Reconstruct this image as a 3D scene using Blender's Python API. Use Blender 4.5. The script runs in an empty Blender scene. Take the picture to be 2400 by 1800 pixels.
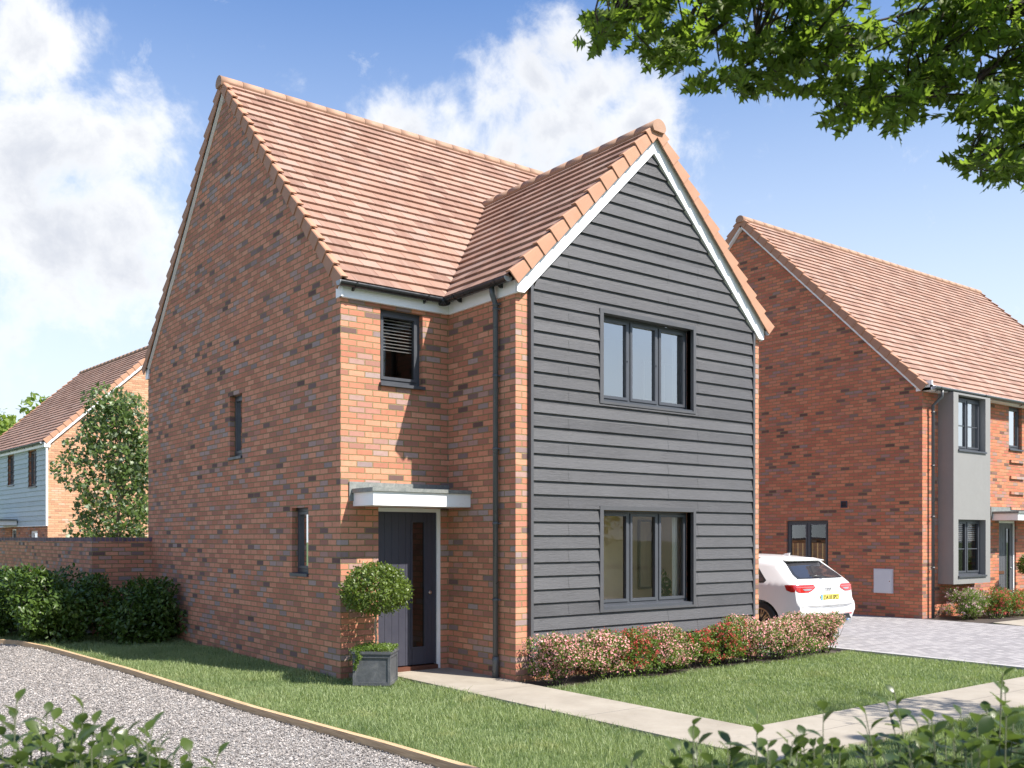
import bpy, bmesh, math, random
import numpy as np
from mathutils import Vector, Matrix
from mathutils.bvhtree import BVHTree
R_ = math.radians
sc = bpy.context.scene
COL = sc.collection
rng = np.random.default_rng(7)
random.seed(7)

# ------------------------------------------------------------------ camera
YAW = 37.42
CAM = Vector((-5.511, -10.673, 1.742))
cam_d = bpy.data.cameras.new('camera'); cam = bpy.data.objects.new('camera', cam_d); COL.objects.link(cam)
cam.location = CAM; cam.rotation_euler = (R_(90), 0, -R_(YAW))
cam_d.sensor_width = 36; cam_d.lens = 2254/2400*36
cam_d.shift_x = 0; cam_d.shift_y = (1261-900)/2400
cam_d.clip_start = .1; cam_d.clip_end = 3000
cam_d.dof.use_dof = True; cam_d.dof.focus_distance = 12.5; cam_d.dof.aperture_fstop = 4.5
sc.camera = cam
FW = Vector((math.sin(R_(YAW)), math.cos(R_(YAW)), 0)); RT = Vector((math.cos(R_(YAW)), -math.sin(R_(YAW)), 0))
def at(u, v, d):                      # world point seen at photo position (u,v) at depth d metres
    return CAM + FW*d + RT*((u-1200)/2254*d) + Vector((0, 0, (1261-v)/2254*d))
def ddir(u, v): return (at(u, v, 1)-CAM).normalized()

# ------------------------------------------------------------------ light
EXPO = 1.03
sc.view_settings.view_transform = 'Standard'; sc.view_settings.look = 'None'
sc.view_settings.exposure = EXPO; sc.view_settings.gamma = 1
SUN_EL = 50.0; SUN_V = Vector((.394, -1, 0)).normalized()
sd = bpy.data.lights.new('sun', 'SUN'); so = bpy.data.objects.new('sun', sd); COL.objects.link(so)
sd.energy = 5.0; sd.angle = R_(.55); sd.color = (1, .93, .83)
sv = Vector((SUN_V.x*math.cos(R_(SUN_EL)), SUN_V.y*math.cos(R_(SUN_EL)), math.sin(R_(SUN_EL))))
so.rotation_euler = sv.to_track_quat('Z', 'Y').to_euler(); so.location = (0, 0, 30)

def world():
    w = bpy.data.worlds.new('World'); sc.world = w; w.use_nodes = True
    nt = w.node_tree; N = nt.nodes; L = nt.links; N.clear()
    out = N.new('ShaderNodeOutputWorld')
    sky = N.new('ShaderNodeTexSky'); sky.sky_type = 'NISHITA'; sky.sun_disc = False
    sky.sun_elevation = R_(SUN_EL); sky.sun_rotation = math.atan2(SUN_V.x, SUN_V.y)
    sky.air_density = 1.0; sky.dust_density = 1.2; sky.ozone_density = 2.0; sky.altitude = 50
    bg = N.new('ShaderNodeBackground'); bg.inputs[1].default_value = .12
    tc = N.new('ShaderNodeTexCoord')
    def math_(op, a, b=None, c=None, clamp=False):
        n = N.new('ShaderNodeMath'); n.operation = op; n.use_clamp = clamp
        for i, x in enumerate((a, b, c)):
            if x is None: continue
            if isinstance(x, (int, float)): n.inputs[i].default_value = x
            else: L.new(x, n.inputs[i])
        return n.outputs[0]
    nrm = N.new('ShaderNodeVectorMath'); nrm.operation = 'NORMALIZE'; L.new(tc.outputs['Generated'], nrm.inputs[0])
    vec = nrm.outputs[0]
    def noise(scale, det, rough, dist=0, off=(0, 0, 0)):
        m = N.new('ShaderNodeMapping'); m.inputs['Location'].default_value = off; L.new(vec, m.inputs[0])
        n = N.new('ShaderNodeTexNoise'); n.inputs['Scale'].default_value = scale; n.inputs['Detail'].default_value = det
        n.inputs['Roughness'].default_value = rough; n.inputs['Distortion'].default_value = dist
        L.new(m.outputs[0], n.inputs['Vector']); return n.outputs[0]
    blobs = [(90,110,150,1),(40,320,230,1),(230,330,170,1),(330,330,120,1),(140,560,260,1),(290,500,150,.9),(60,700,130,.55),(330,620,110,.5),
             (-200,300,400,1),(-250,560,260,.8),
             (1330,110,100,.95),(1260,190,120,1),(1150,240,110,.95),(1050,260,70,.75),(1380,220,120,.9),(1290,310,170,1),(1490,290,90,.8),(1440,190,90,.55),
             (960,300,100,.75),(900,280,70,.5),(1180,350,140,1),(1080,320,120,.9),(1400,330,160,.8),(1500,380,120,.5)]
    acc = None
    for (u, v, r, a) in blobs:
        d = ddir(u, v); k = (at(u, v, 1)-CAM).length
        dn = N.new('ShaderNodeVectorMath'); dn.operation = 'DISTANCE'; L.new(vec, dn.inputs[0]); dn.inputs[1].default_value = d
        rr = r/2254/k
        v1 = math_('MULTIPLY_ADD', dn.outputs['Value'], -a/rr, a)
        acc = v1 if acc is None else math_('SMOOTH_MAX', acc, v1, .25)
    acc = math_('MAXIMUM', acc, -.45)
    n1 = noise(9, 12, .62, .25); n2 = noise(30, 8, .65, .3, (3, 1, 2)); n3 = noise(4.2, 10, .6, .6, (5, 5, 1))
    a1 = math_('MULTIPLY_ADD', n1, 2.6, -1.3); a2 = math_('MULTIPLY_ADD', n2, 1.0, -.5)
    dens = math_('ADD', math_('ADD', acc, a1), a2)
    mr = N.new('ShaderNodeMapRange'); mr.interpolation_type = 'SMOOTHSTEP'
    mr.inputs['From Min'].default_value = -.12; mr.inputs['From Max'].default_value = .75; L.new(dens, mr.inputs['Value'])
    mask = mr.outputs[0]
    # thin wisps everywhere behind the camera and low down
    sx = N.new('ShaderNodeSeparateXYZ'); L.new(vec, sx.inputs[0])
    back = N.new('ShaderNodeVectorMath'); back.operation = 'DOT_PRODUCT'; L.new(vec, back.inputs[0]); back.inputs[1].default_value = (FW.x, FW.y, 0)
    bk = math_('MULTIPLY_ADD', back.outputs['Value'], -1.2, .25, True)
    wsp = math_('MULTIPLY', math_('MULTIPLY_ADD', n3, 4, -1.9, True), bk)
    wsp2 = math_('MULTIPLY', math_('MULTIPLY_ADD', noise(13, 12, .7, .5, (2, 8, 4)), 5.0, -3.05, True), .55)
    mask = math_('MAXIMUM', math_('MAXIMUM', mask, wsp), wsp2)
    # cloud body: bright tops, blue-grey undersides
    shade = N.new('ShaderNodeMapRange'); shade.interpolation_type = 'SMOOTHSTEP'
    shade.inputs['From Min'].default_value = .15; shade.inputs['From Max'].default_value = 1.35
    L.new(math_('ADD', dens, math_('MULTIPLY_ADD', noise(7, 8, .6, .2, (1, 4, 7)), 1.6, -.8)), shade.inputs['Value'])
    cr = N.new('ShaderNodeMix'); cr.data_type = 'RGBA'
    cr.inputs['A'].default_value = (4.5, 4.55, 4.6, 1); cr.inputs['B'].default_value = (3.0, 3.15, 3.5, 1)
    L.new(shade.outputs[0], cr.inputs['Factor'])
    # clear sky, colour balanced; paler towards the horizon
    bal = N.new('ShaderNodeMix'); bal.data_type = 'RGBA'; bal.blend_type = 'MULTIPLY'; bal.inputs['Factor'].default_value = 1
    bal.inputs['B'].default_value = SKYMUL; L.new(sky.outputs[0], bal.inputs['A'])
    hz = N.new('ShaderNodeMapRange'); hz.interpolation_type = 'SMOOTHSTEP'
    hz.inputs['From Min'].default_value = .0; hz.inputs['From Max'].default_value = .58
    hz.inputs['To Min'].default_value = 1.0; hz.inputs['To Max'].default_value = 0; L.new(sx.outputs['Z'], hz.inputs['Value'])
    pale = N.new('ShaderNodeMix'); pale.data_type = 'RGBA'; pale.inputs['B'].default_value = (3.95, 4.35, 4.65, 1)
    L.new(hz.outputs[0], pale.inputs['Factor']); L.new(bal.outputs['Result'], pale.inputs['A'])
    mx = N.new('ShaderNodeMix'); mx.data_type = 'RGBA'
    L.new(mask, mx.inputs['Factor']); L.new(pale.outputs['Result'], mx.inputs['A']); L.new(cr.outputs['Result'], mx.inputs['B'])
    L.new(mx.outputs['Result'], bg.inputs[0]); L.new(bg.outputs[0], out.inputs[0])
SKYMUL = (.50, .70, .93, 1)
world()

# ------------------------------------------------------------------ materials
def new_mat(name):
    m = bpy.data.materials.new(name); m.use_nodes = True
    nt = m.node_tree; return m, nt, nt.nodes['Principled BSDF']
class G:
    def __init__(s, nt): s.nt = nt; s.N = nt.nodes; s.L = nt.links
    def n(s, t, **k):
        x = s.N.new(t)
        for a, b in k.items(): setattr(x, a, b)
        return x
    def put(s, sock, v):
        if v is None: return
        if hasattr(v, 'is_linked') or isinstance(v, bpy.types.NodeSocket): s.L.new(v, sock)
        else: sock.default_value = v
    def m(s, op, a, b=None, c=None, clamp=False):
        x = s.n('ShaderNodeMath', operation=op, use_clamp=clamp)
        for i, v in enumerate((a, b, c)): s.put(x.inputs[i], v)
        return x.outputs[0]
    def mix(s, f, a, b, mode='MIX'):
        x = s.n('ShaderNodeMix', data_type='RGBA', blend_type=mode)
        s.put(x.inputs['Factor'], f); s.put(x.inputs['A'], a); s.put(x.inputs['B'], b); return x.outputs['Result']
    def noise(s, vec, scale, det=4, rough=.55, dist=0):
        x = s.n('ShaderNodeTexNoise'); s.put(x.inputs['Vector'], vec); x.inputs['Scale'].default_value = scale
        x.inputs['Detail'].default_value = det; x.inputs['Roughness'].default_value = rough; x.inputs['Distortion'].default_value = dist
        return x.outputs[0]
    def ramp(s, f, stops, interp='LINEAR'):
        x = s.n('ShaderNodeValToRGB'); x.color_ramp.interpolation = interp; e = x.color_ramp.elements
        while len(e) > 1: e.remove(e[-1])
        e[0].position = stops[0][0]; e[0].color = (*stops[0][1], 1)
        for p, c in stops[1:]:
            q = e.new(p); q.color = (*c, 1)
        s.put(x.inputs[0], f); return x.outputs[0]
    def mapr(s, v, a, b, c=0, d=1, smooth=False):
        x = s.n('ShaderNodeMapRange'); x.interpolation_type = 'SMOOTHSTEP' if smooth else 'LINEAR'
        s.put(x.inputs['Value'], v)
        for nme, val in (('From Min', a), ('From Max', b), ('To Min', c), ('To Max', d)): x.inputs[nme].default_value = val
        return x.outputs[0]
    def uv(s): return s.n('ShaderNodeTexCoord').outputs['UV']
    def obj(s): return s.n('ShaderNodeTexCoord').outputs['Object']
    def scalev(s, v, sc_, loc=(0, 0, 0)):
        x = s.n('ShaderNodeMapping'); x.inputs['Scale'].default_value = sc_; x.inputs['Location'].default_value = loc; s.L.new(v, x.inputs[0]); return x.outputs[0]
    def bump(s, h, strength, dist, normal=None):
        x = s.n('ShaderNodeBump'); x.inputs['Strength'].default_value = strength; x.inputs['Distance'].default_value = dist
        s.put(x.inputs['Height'], h)
        if normal is not None: s.L.new(normal, x.inputs['Normal'])
        return x.outputs[0]

def simple(name, col, rough=.5, metal=0, spec=.5, bumpy=0, bscale=60, var=0, coat=0):
    m, nt, p = new_mat(name); g = G(nt)
    p.inputs['Roughness'].default_value = rough; p.inputs['Metallic'].default_value = metal
    p.inputs['Specular IOR Level'].default_value = spec; p.inputs['Coat Weight'].default_value = coat
    if coat: p.inputs['Coat Roughness'].default_value = .04
    if var:
        nz = g.noise(g.obj(), 3.0, 6, .6)
        c = g.mix(g.mapr(nz, .3, .7), (*[x*(1-var) for x in col], 1), (*[min(1, x*(1+var)) for x in col], 1))
        nt.links.new(c, p.inputs['Base Color'])
        r = g.mapr(g.noise(g.obj(), 9, 5), .3, .7, max(.02, rough-.08), min(1, rough+.12)); nt.links.new(r, p.inputs['Roughness'])
    else: p.inputs['Base Color'].default_value = (*col, 1)
    if bumpy: nt.links.new(g.bump(g.noise(g.obj(), bscale, 4), bumpy, .004), p.inputs['Normal'])
    return m

def brick_mat(name, stops, mortar=(.235, .185, .095), w=.225, h=.075, off=.5, dirty=.25):
    m, nt, p = new_mat(name); g = G(nt); uv = g.uv()
    b = g.n('ShaderNodeTexBrick'); g.L.new(uv, b.inputs['Vector']); b.offset = off; b.squash = 1
    b.inputs['Scale'].default_value = 1; b.inputs['Brick Width'].default_value = w; b.inputs['Row Height'].default_value = h
    b.inputs['Mortar Size'].default_value = .0078; b.inputs['Mortar Smooth'].default_value = .25; b.inputs['Bias'].default_value = 0
    b.inputs['Color1'].default_value = (0, 0, 0, 1); b.inputs['Color2'].default_value = (1, 1, 1, 1); b.inputs['Mortar'].default_value = (.5, .5, .5, 1)
    # wobble the brick edges
    wob = g.n('ShaderNodeVectorMath', operation='MULTIPLY_ADD')
    nv = g.n('ShaderNodeTexNoise'); nv.inputs['Scale'].default_value = 28; nv.inputs['Detail'].default_value = 3; g.L.new(uv, nv.inputs['Vector'])
    sub = g.n('ShaderNodeVectorMath', operation='SUBTRACT'); g.L.new(nv.outputs['Color'], sub.inputs[0]); sub.inputs[1].default_value = (.5, .5, .5)
    g.L.new(sub.outputs[0], wob.inputs[0]); wob.inputs[1].default_value = (.007, .007, 0); g.L.new(uv, wob.inputs[2])
    g.L.new(wob.outputs[0], b.inputs['Vector'])
    tint = g.n('ShaderNodeSeparateColor'); g.L.new(b.outputs['Color'], tint.inputs[0])
    col = g.ramp(tint.outputs[0], stops, 'LINEAR')
    blot = g.noise(uv, 16, 6, .65)                       # blotches inside a brick
    col = g.mix(g.mapr(blot, .46, .7, 0, .45), col, g.mix(.6, col, (.24, .10, .075, 1)))
    sp = g.noise(uv, 190, 2, .5)
    col = g.mix(g.mapr(sp, .66, .72, 0, .7), col, (.05, .025, .02, 1))
    big = g.noise(uv, .8, 4, .6)
    col = g.mix(g.mapr(big, .35, .7, 0, dirty), col, g.mix(.5, col, (.25, .17, .13, 1)))
    mo = g.mix(g.mapr(g.noise(uv, 60, 3), .3, .7), (*[x*.75 for x in mortar], 1), (*[x*1.15 for x in mortar], 1))
    fin = g.mix(b.outputs['Fac'], col, mo)
    g.L.new(fin, p.inputs['Base Color']); p.inputs['Roughness'].default_value = .88; p.inputs['Specular IOR Level'].default_value = .25
    hgt = g.m('ADD', g.m('MULTIPLY', b.outputs['Fac'], -1.0), g.m('MULTIPLY', g.noise(uv, 90, 5, .7), .35))
    hgt = g.m('ADD', hgt, g.m('MULTIPLY', g.mapr(tint.outputs[0], 0, 1), .12))
    g.L.new(g.bump(hgt, .9, .007), p.inputs['Normal'])
    return m
RED = [(0, (.11, .065, .06)), (.03, (.17, .11, .105)), (.055, (.24, .18, .18)), (.10, (.34, .27, .26)), (.14, (.38, .26, .235)), (.175, (.33, .15, .11)), (.32, (.44, .175, .11)), (.5, (.54, .225, .14)), (.72, (.60, .28, .18)), (.86, (.50, .185, .115)), (.94, (.40, .21, .17)), (1, (.37, .27, .25))]
M = {}
M['brick'] = brick_mat('red_multi_brick', RED)
M['brick_n'] = brick_mat('orange_red_brick', [(0, (.12, .06, .05)), (.05, (.19, .10, .085)), (.08, (.30, .2, .18)), (.13, (.38, .12, .08)), (.5, (.52, .165, .09)), (.8, (.58, .215, .12)), (.94, (.38, .15, .12)), (1, (.30, .19, .18))])
M['brick_l'] = brick_mat('pale_orange_brick', [(0, (.25, .13, .09)), (.1, (.46, .23, .14)), (.5, (.56, .29, .17)), (.9, (.60, .34, .22)), (1, (.5, .38, .3))], mortar=(.33, .24, .15))
M['coping'] = brick_mat('blue_coping_brick', [(0, (.06, .05, .07)), (.5, (.13, .10, .15)), (1, (.2, .14, .17))], w=.075, h=.3, off=0)

def tile_mat(name, stops, w=.27, g_=.2145):
    m, nt, p = new_mat(name); g = G(nt); uv = g.uv()
    b = g.n('ShaderNodeTexBrick'); g.L.new(uv, b.inputs['Vector']); b.offset = .5
    for k, v in (('Scale', 1), ('Brick Width', w), ('Row Height', g_), ('Mortar Size', .0042), ('Mortar Smooth', .4), ('Bias', 0)): b.inputs[k].default_value = v
    b.inputs['Color1'].default_value = (0, 0, 0, 1); b.inputs['Color2'].default_value = (1, 1, 1, 1)
    t = g.n('ShaderNodeSeparateColor'); g.L.new(b.outputs['Color'], t.inputs[0])
    col = g.ramp(t.outputs[0], stops)
    st = g.noise(g.scalev(uv, (5, .9, 1)), 2.2, 6, .6, .4)
    col = g.mix(g.mapr(st, .45, .75, 0, .4), col, (.37, .275, .225, 1))
    col = g.mix(g.mapr(g.noise(uv, 1.6, 5), .52, .75, 0, .32), col, (.22, .11, .065, 1))
    col = g.mix(g.mapr(g.noise(uv, 120, 3), .3, .8, 0, .25), col, (.25, .13, .1, 1))
    # joints are recessed only at the vertical edges of a tile
    sx = g.n('ShaderNodeSeparateXYZ'); g.L.new(uv, sx.inputs[0])
    vv = g.m('FRACT', g.m('DIVIDE', sx.outputs[1], g_))
    edge = g.m('MULTIPLY', b.outputs['Fac'], g.mapr(vv, .03, .05))
    col = g.mix(g.m('MULTIPLY', edge, .8), col, (.12, .06, .045, 1))
    g.L.new(col, p.inputs['Base Color']); p.inputs['Roughness'].default_value = .72; p.inputs['Specular IOR Level'].default_value = .35
    hh = g.m('ADD', g.m('MULTIPLY', edge, -1), g.m('MULTIPLY', g.noise(uv, 60, 4), .15))
    hh = g.m('ADD', hh, g.m('MULTIPLY', t.outputs[0], .3))
    g.L.new(g.bump(hh, .7, .006), p.inputs['Normal'])
    return m
TS = [(0, (.20, .115, .085)), (.3, (.27, .158, .115)), (.6, (.33, .195, .145)), (.85, (.335, .22, .172)), (1, (.28, .19, .155))]
M['tile'] = tile_mat('terracotta_roof_tile', TS)
M['verge'] = simple('verge_tile_orange', (.38, .20, .125), .75, var=.08, bumpy=.2)
M['verge_d'] = simple('verge_tile_brown', (.17, .075, .065), .7, var=.06)
M['ridge'] = simple('ridge_tile', (.34, .205, .14), .75, var=.1, bumpy=.2)
M['white'] = simple('white_painted_board', (.80, .81, .82), .35, var=.02)
M['soffit'] = simple('white_soffit', (.74, .75, .75), .5, var=.03)
M['anth'] = simple('anthracite_frame', (.055, .06, .072), .38, var=.06)
M['black'] = simple('black_plastic', (.022, .024, .027), .28, var=.1)
M['grey_pipe'] = simple('grey_downpipe', (.075, .082, .09), .32, var=.1)
M['dark_in'] = simple('dark_interior', (.03, .025, .022), .9)
M['bay'] = simple('bay_grey_panel', (.215, .213, .21), .55, var=.03)
M['conc'] = None
def lead():
    m, nt, p = new_mat('lead_flashing'); g = G(nt); o = g.obj()
    n = g.noise(o, 14, 8, .7, 1.2)
    g.L.new(g.ramp(n, [(.3, (.13, .15, .15)), (.6, (.24, .25, .24)), (.8, (.34, .35, .33))]), p.inputs['Base Color'])
    p.inputs['Roughness'].default_value = .6; p.inputs['Metallic'].default_value = .25
    g.L.new(g.bump(n, .5, .01), p.inputs['Normal']); return m
M['lead'] = lead()

def board_mat(name, c0, c1, pitch=.165, seam=1.2):
    m, nt, p = new_mat(name); g = G(nt); uv = g.uv()
    sx = g.n('ShaderNodeSeparateXYZ'); g.L.new(uv, sx.inputs[0])
    row = g.m('FLOOR', g.m('DIVIDE', sx.outputs[1], pitch))
    cb = g.n('ShaderNodeCombineXYZ'); g.L.new(g.m('MULTIPLY_ADD', row, 3.17, sx.outputs[0]), cb.inputs[0]); g.L.new(sx.outputs[1], cb.inputs[1]); g.L.new(row, cb.inputs[2])
    v = cb.outputs[0]
    grain = g.noise(g.scalev(v, (2.2, 30, 1)), 3.2, 7, .62, 1.4)
    wn = g.n('ShaderNodeTexWhiteNoise'); wn.noise_dimensions = '1D'; g.L.new(row, wn.inputs['W'])
    t = g.m('ADD', g.m('MULTIPLY', grain, .7), g.m('MULTIPLY', wn.outputs['Value'], .3))
    col = g.mix(g.mapr(t, .3, .7), (*c0, 1), (*c1, 1))
    col = g.mix(g.mapr(g.noise(v, 1.3, 4), .4, .75, 0, .3), col, (*[x*1.25 for x in c1], 1))
    sm = g.m('FRACT', g.m('DIVIDE', g.m('MULTIPLY_ADD', g.m('FRACT', g.m('MULTIPLY', row, .5)), seam, sx.outputs[0]), seam*2))
    line = g.m('LESS_THAN', sm, .0028)
    col = g.mix(g.m('MULTIPLY', line, .8), col, (*[x*.35 for x in c0], 1))
    g.L.new(col, p.inputs['Base Color']); p.inputs['Roughness'].default_value = .55; p.inputs['Specular IOR Level'].default_value = .4
    g.L.new(g.bump(g.m('SUBTRACT', grain, line), .8, .008), p.inputs['Normal']); return m
M['clad'] = board_mat('anthracite_weatherboard', (.046, .046, .051), (.086, .086, .093))
M['clad_t'] = simple('anthracite_trim', (.066, .067, .074), .5, var=.05)
M['clad_b'] = board_mat('pale_blue_weatherboard', (.38, .45, .48), (.47, .54, .57), pitch=.17)

def glass(name='window_glass', tint=(.98, .99, .985), rough=.0, refl=1.0):
    m, nt, p = new_mat(name); g = G(nt); g.N.remove(p)
    out = g.N['Material Output']
    tr = g.n('ShaderNodeBsdfTransparent'); tr.inputs[0].default_value = (*tint, 1)
    gl = g.n('ShaderNodeBsdfGlossy'); gl.inputs['Roughness'].default_value = rough; gl.inputs['Color'].default_value = (1, 1, 1, 1)
    fr = g.n('ShaderNodeFresnel'); fr.inputs['IOR'].default_value = 1.6
    mx = g.n('ShaderNodeMixShader'); f = g.m('MULTIPLY', fr.outputs[0], 1.9*refl, clamp=True)
    g.L.new(f, mx.inputs[0]); g.L.new(tr.outputs[0], mx.inputs[1]); g.L.new(gl.outputs[0], mx.inputs[2]); g.L.new(mx.outputs[0], out.inputs[0])
    nz = g.noise(g.obj(), 1.3, 2); g.L.new(g.bump(nz, .05, .02), gl.inputs['Normal'])
    return m
M['glass'] = glass(refl=.45)
M['glass_up'] = glass('upper_window_glass', (.8, .85, .88), 0, 3.2)
M['glass_dark'] = glass('tinted_glass', (.22, .2, .19))

def leaf_mat(name, dark, light, trans=.35, rough=.45, back=None, spec=.4, patch=False):
    m, nt, p = new_mat(name); g = G(nt); out = g.N['Material Output']
    ge = g.n('ShaderNodeNewGeometry'); ri = ge.outputs['Random Per Island']
    col = g.mix(ri, (*dark, 1), (*light, 1))
    col = g.mix(g.mapr(g.noise(g.obj(), 2.2, 3), .35, .7, 0, .55), col, (*[(a+b)/2*1.1 for a, b in zip(dark, light)], 1))
    if patch:
        pn = g.noise(g.obj(), .9, 5, .6, .4); col = g.mix(g.mapr(pn, .5, .72, 0, .65), col, (.06, .11, .045, 1)); col = g.mix(g.mapr(g.noise(g.scalev(g.obj(), (1, 1, 1), (7, 3, 0)), 1.7, 6, .65), .56, .74, 0, .6), col, (.34, .32, .14, 1))
    if back: col = g.mix(ge.outputs['Backfacing'], col, (*back, 1))
    g.L.new(col, p.inputs['Base Color']); p.inputs['Roughness'].default_value = rough; p.inputs['Specular IOR Level'].default_value = spec
    tl = g.n('ShaderNodeBsdfTranslucent'); g.L.new(g.mix(.6, col, (*[min(1, x*2.0) for x in (light[0]*1.0, light[1]*1.1, light[2]*.5)], 1)), tl.inputs[0])
    mx = g.n('ShaderNodeMixShader'); mx.inputs[0].default_value = trans
    g.L.new(p.outputs[0], mx.inputs[1]); g.L.new(tl.outputs[0], mx.inputs[2]); g.L.new(mx.outputs[0], out.inputs[0]); return m
M['grass'] = leaf_mat('grass_blade', (.07, .12, .038), (.33, .38, .19), .3, .5, patch=True)
M['oak'] = leaf_mat('oak_leaf', (.055, .09, .014), (.15, .21, .038), .55, .5)
M['laurel'] = leaf_mat('laurel_leaf', (.022, .05, .008), (.085, .14, .024), .2, .42, spec=.4)
M['front_leaf'] = leaf_mat('foreground_leaf', (.018, .038, .007), (.085, .12, .022), .3, .33, back=(.11, .15, .06))
M['box'] = leaf_mat('topiary_leaf', (.03, .06, .010), (.15, .20, .04), .3, .4)
M['maple'] = leaf_mat('maple_leaf', (.035, .07, .016), (.12, .17, .045), .3, .4, back=(.22, .27, .18))
M['shrub'] = leaf_mat('shrub_leaf', (.045, .085, .015), (.15, .22, .04), .3, .45)
M['bush'] = leaf_mat('far_bush_leaf', (.07, .13, .02), (.23, .29, .06), .35, .5)
M['pink'] = leaf_mat('pink_blossom', (.58, .16, .20), (.80, .46, .46), .3, .6)
M['red'] = leaf_mat('red_blossom', (.42, .04, .05), (.60, .12, .11), .25, .6)
M['mauve'] = leaf_mat('mauve_blossom', (.40, .22, .28), (.6, .4, .45), .25, .6)
M['bark'] = simple('dark_bark', (.05, .038, .03), .9, var=.3, bumpy=.8, bscale=30)
M['bark_l'] = simple('pale_bark', (.26, .2, .15), .85, var=.25, bumpy=.6, bscale=30)
M['soil'] = simple('dark_soil', (.045, .033, .026), .95, var=.3, bumpy=1, bscale=25)

# ------------------------------------------------------------------ mesh helpers
def tag(o, label=None, cat=None, group=None, kind=None):
    if label: o['label'] = label
    if cat: o['category'] = cat
    if group: o['group'] = group
    if kind: o['kind'] = kind
    return o
def empty(name, loc=(0, 0, 0), rz=0):
    o = bpy.data.objects.new(name, None); COL.objects.link(o); o.location = loc; o.rotation_euler = (0, 0, rz); o.empty_display_size = .2; return o
class MB:
    def __init__(s): s.v = []; s.f = []; s.uv = []; s.sm = []
    def face(s, pts, uv=None, smooth=False):
        i = len(s.v); pts = [Vector(p) for p in pts]; s.v += pts; s.f.append(list(range(i, i+len(pts)))); s.sm.append(smooth)
        if uv is None:
            n = (pts[1]-pts[0]).cross(pts[2]-pts[0]); a = [abs(c) for c in n]
            k = a.index(max(a)); uv = [((p.x, p.y) if k == 2 else (p.y, p.z) if k == 0 else (p.x, p.z)) for p in pts]
        s.uv.append(uv)
    def hexa(s, p):   # 8 corners: bottom ring 0-3, top ring 4-7
        for q in ((0, 3, 2, 1), (4, 5, 6, 7), (0, 1, 5, 4), (1, 2, 6, 5), (2, 3, 7, 6), (3, 0, 4, 7)): s.face([p[i] for i in q])
    def box(s, x0, x1, y0, y1, z0, z1):
        s.hexa([(x0, y0, z0), (x1, y0, z0), (x1, y1, z0), (x0, y1, z0), (x0, y0, z1), (x1, y0, z1), (x1, y1, z1), (x0, y1, z1)])
    def pbox(s, P, u0, u1, z0, z1, d0, d1):
        s.hexa([P(u0, z0, d0), P(u1, z0, d0), P(u1, z0, d1), P(u0, z0, d1), P(u0, z1, d0), P(u1, z1, d0), P(u1, z1, d1), P(u0, z1, d1)])
    def prism(s, ring0, ring1, caps=True, smooth=False):
        n = len(ring0)
        for i in range(n): s.face([ring0[i], ring0[(i+1) % n], ring1[(i+1) % n], ring1[i]], smooth=smooth)
        if caps: s.face(ring0[::-1]); s.face(ring1)
    def tube(s, path, r, n=10, caps=True):
        path = [Vector(p) for p in path]; rs = r if isinstance(r, (list, tuple)) else [r]*len(path); rings = []
        up = Vector((0, 0, 1)); prev = None
        for i, p in enumerate(path):
            t = (path[min(i+1, len(path)-1)]-path[max(i-1, 0)]).normalized()
            a = (prev - t*prev.dot(t)) if prev is not None else (up.cross(t) if abs(t.z) < .95 else Vector((1, 0, 0)).cross(t))
            if a.length < 1e-5: a = t.orthogonal()
            a.normalize(); b = t.cross(a); prev = a
            rings.append([p+(a*math.cos(2*math.pi*k/n)+b*math.sin(2*math.pi*k/n))*rs[i] for k in range(n)])
        for i in range(len(rings)-1): s.prism(rings[i], rings[i+1], False, True)
        if caps: s.face(rings[0][::-1]); s.face(rings[-1])
    def lathe(s, c, prof, n=20, axis='Z'):
        rings = []
        for (r, h) in prof:
            ring = []
            for k in range(n):
                a = 2*math.pi*k/n; q = (r*math.cos(a), r*math.sin(a), h)
                if axis == 'X': q = (h, r*math.cos(a), r*math.sin(a))
                if axis == 'Y': q = (r*math.cos(a), h, r*math.sin(a))
                ring.append(Vector(c)+Vector(q))
            rings.append(ring)
        for i in range(len(rings)-1): s.prism(rings[i], rings[i+1], False, True)
        s.face(rings[0][::-1]); s.face(rings[-1])
    def build(s, name, mat, parent=None, sharp=None):
        me = bpy.data.meshes.new(name); me.from_pydata([tuple(v) for v in s.v], [], s.f)
        ul = me.uv_layers.new(name='UVMap'); flat = [c for f in s.uv for p in f for c in p]; ul.data.foreach_set('uv', flat)
        me.polygons.foreach_set('use_smooth', s.sm)
        if any(s.sm):
            bm = bmesh.new(); bm.from_mesh(me); bmesh.ops.remove_doubles(bm, verts=bm.verts, dist=1e-5); bm.to_mesh(me); bm.free()
        me.materials.append(mat); o = bpy.data.objects.new(name, me); COL.objects.link(o)
        if parent: o.parent = parent
        return o
def np_mesh(name, V, F, mat, parent=None, smooth=False):
    me = bpy.data.meshes.new(name); V = np.ascontiguousarray(V, dtype=np.float32); F = np.ascontiguousarray(F, dtype=np.int32); k = F.shape[1]
    me.vertices.add(len(V)); me.vertices.foreach_set('co', V.ravel()); me.loops.add(F.size); me.loops.foreach_set('vertex_index', F.ravel())
    me.polygons.add(len(F)); me.polygons.foreach_set('loop_start', np.arange(0, F.size, k, dtype=np.int32))
    me.polygons.foreach_set('use_smooth', np.full(len(F), smooth)); me.update(calc_edges=True); me.validate()
    me.materials.append(mat); o = bpy.data.objects.new(name, me); COL.objects.link(o)
    if parent: o.parent = parent
    return o
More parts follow.
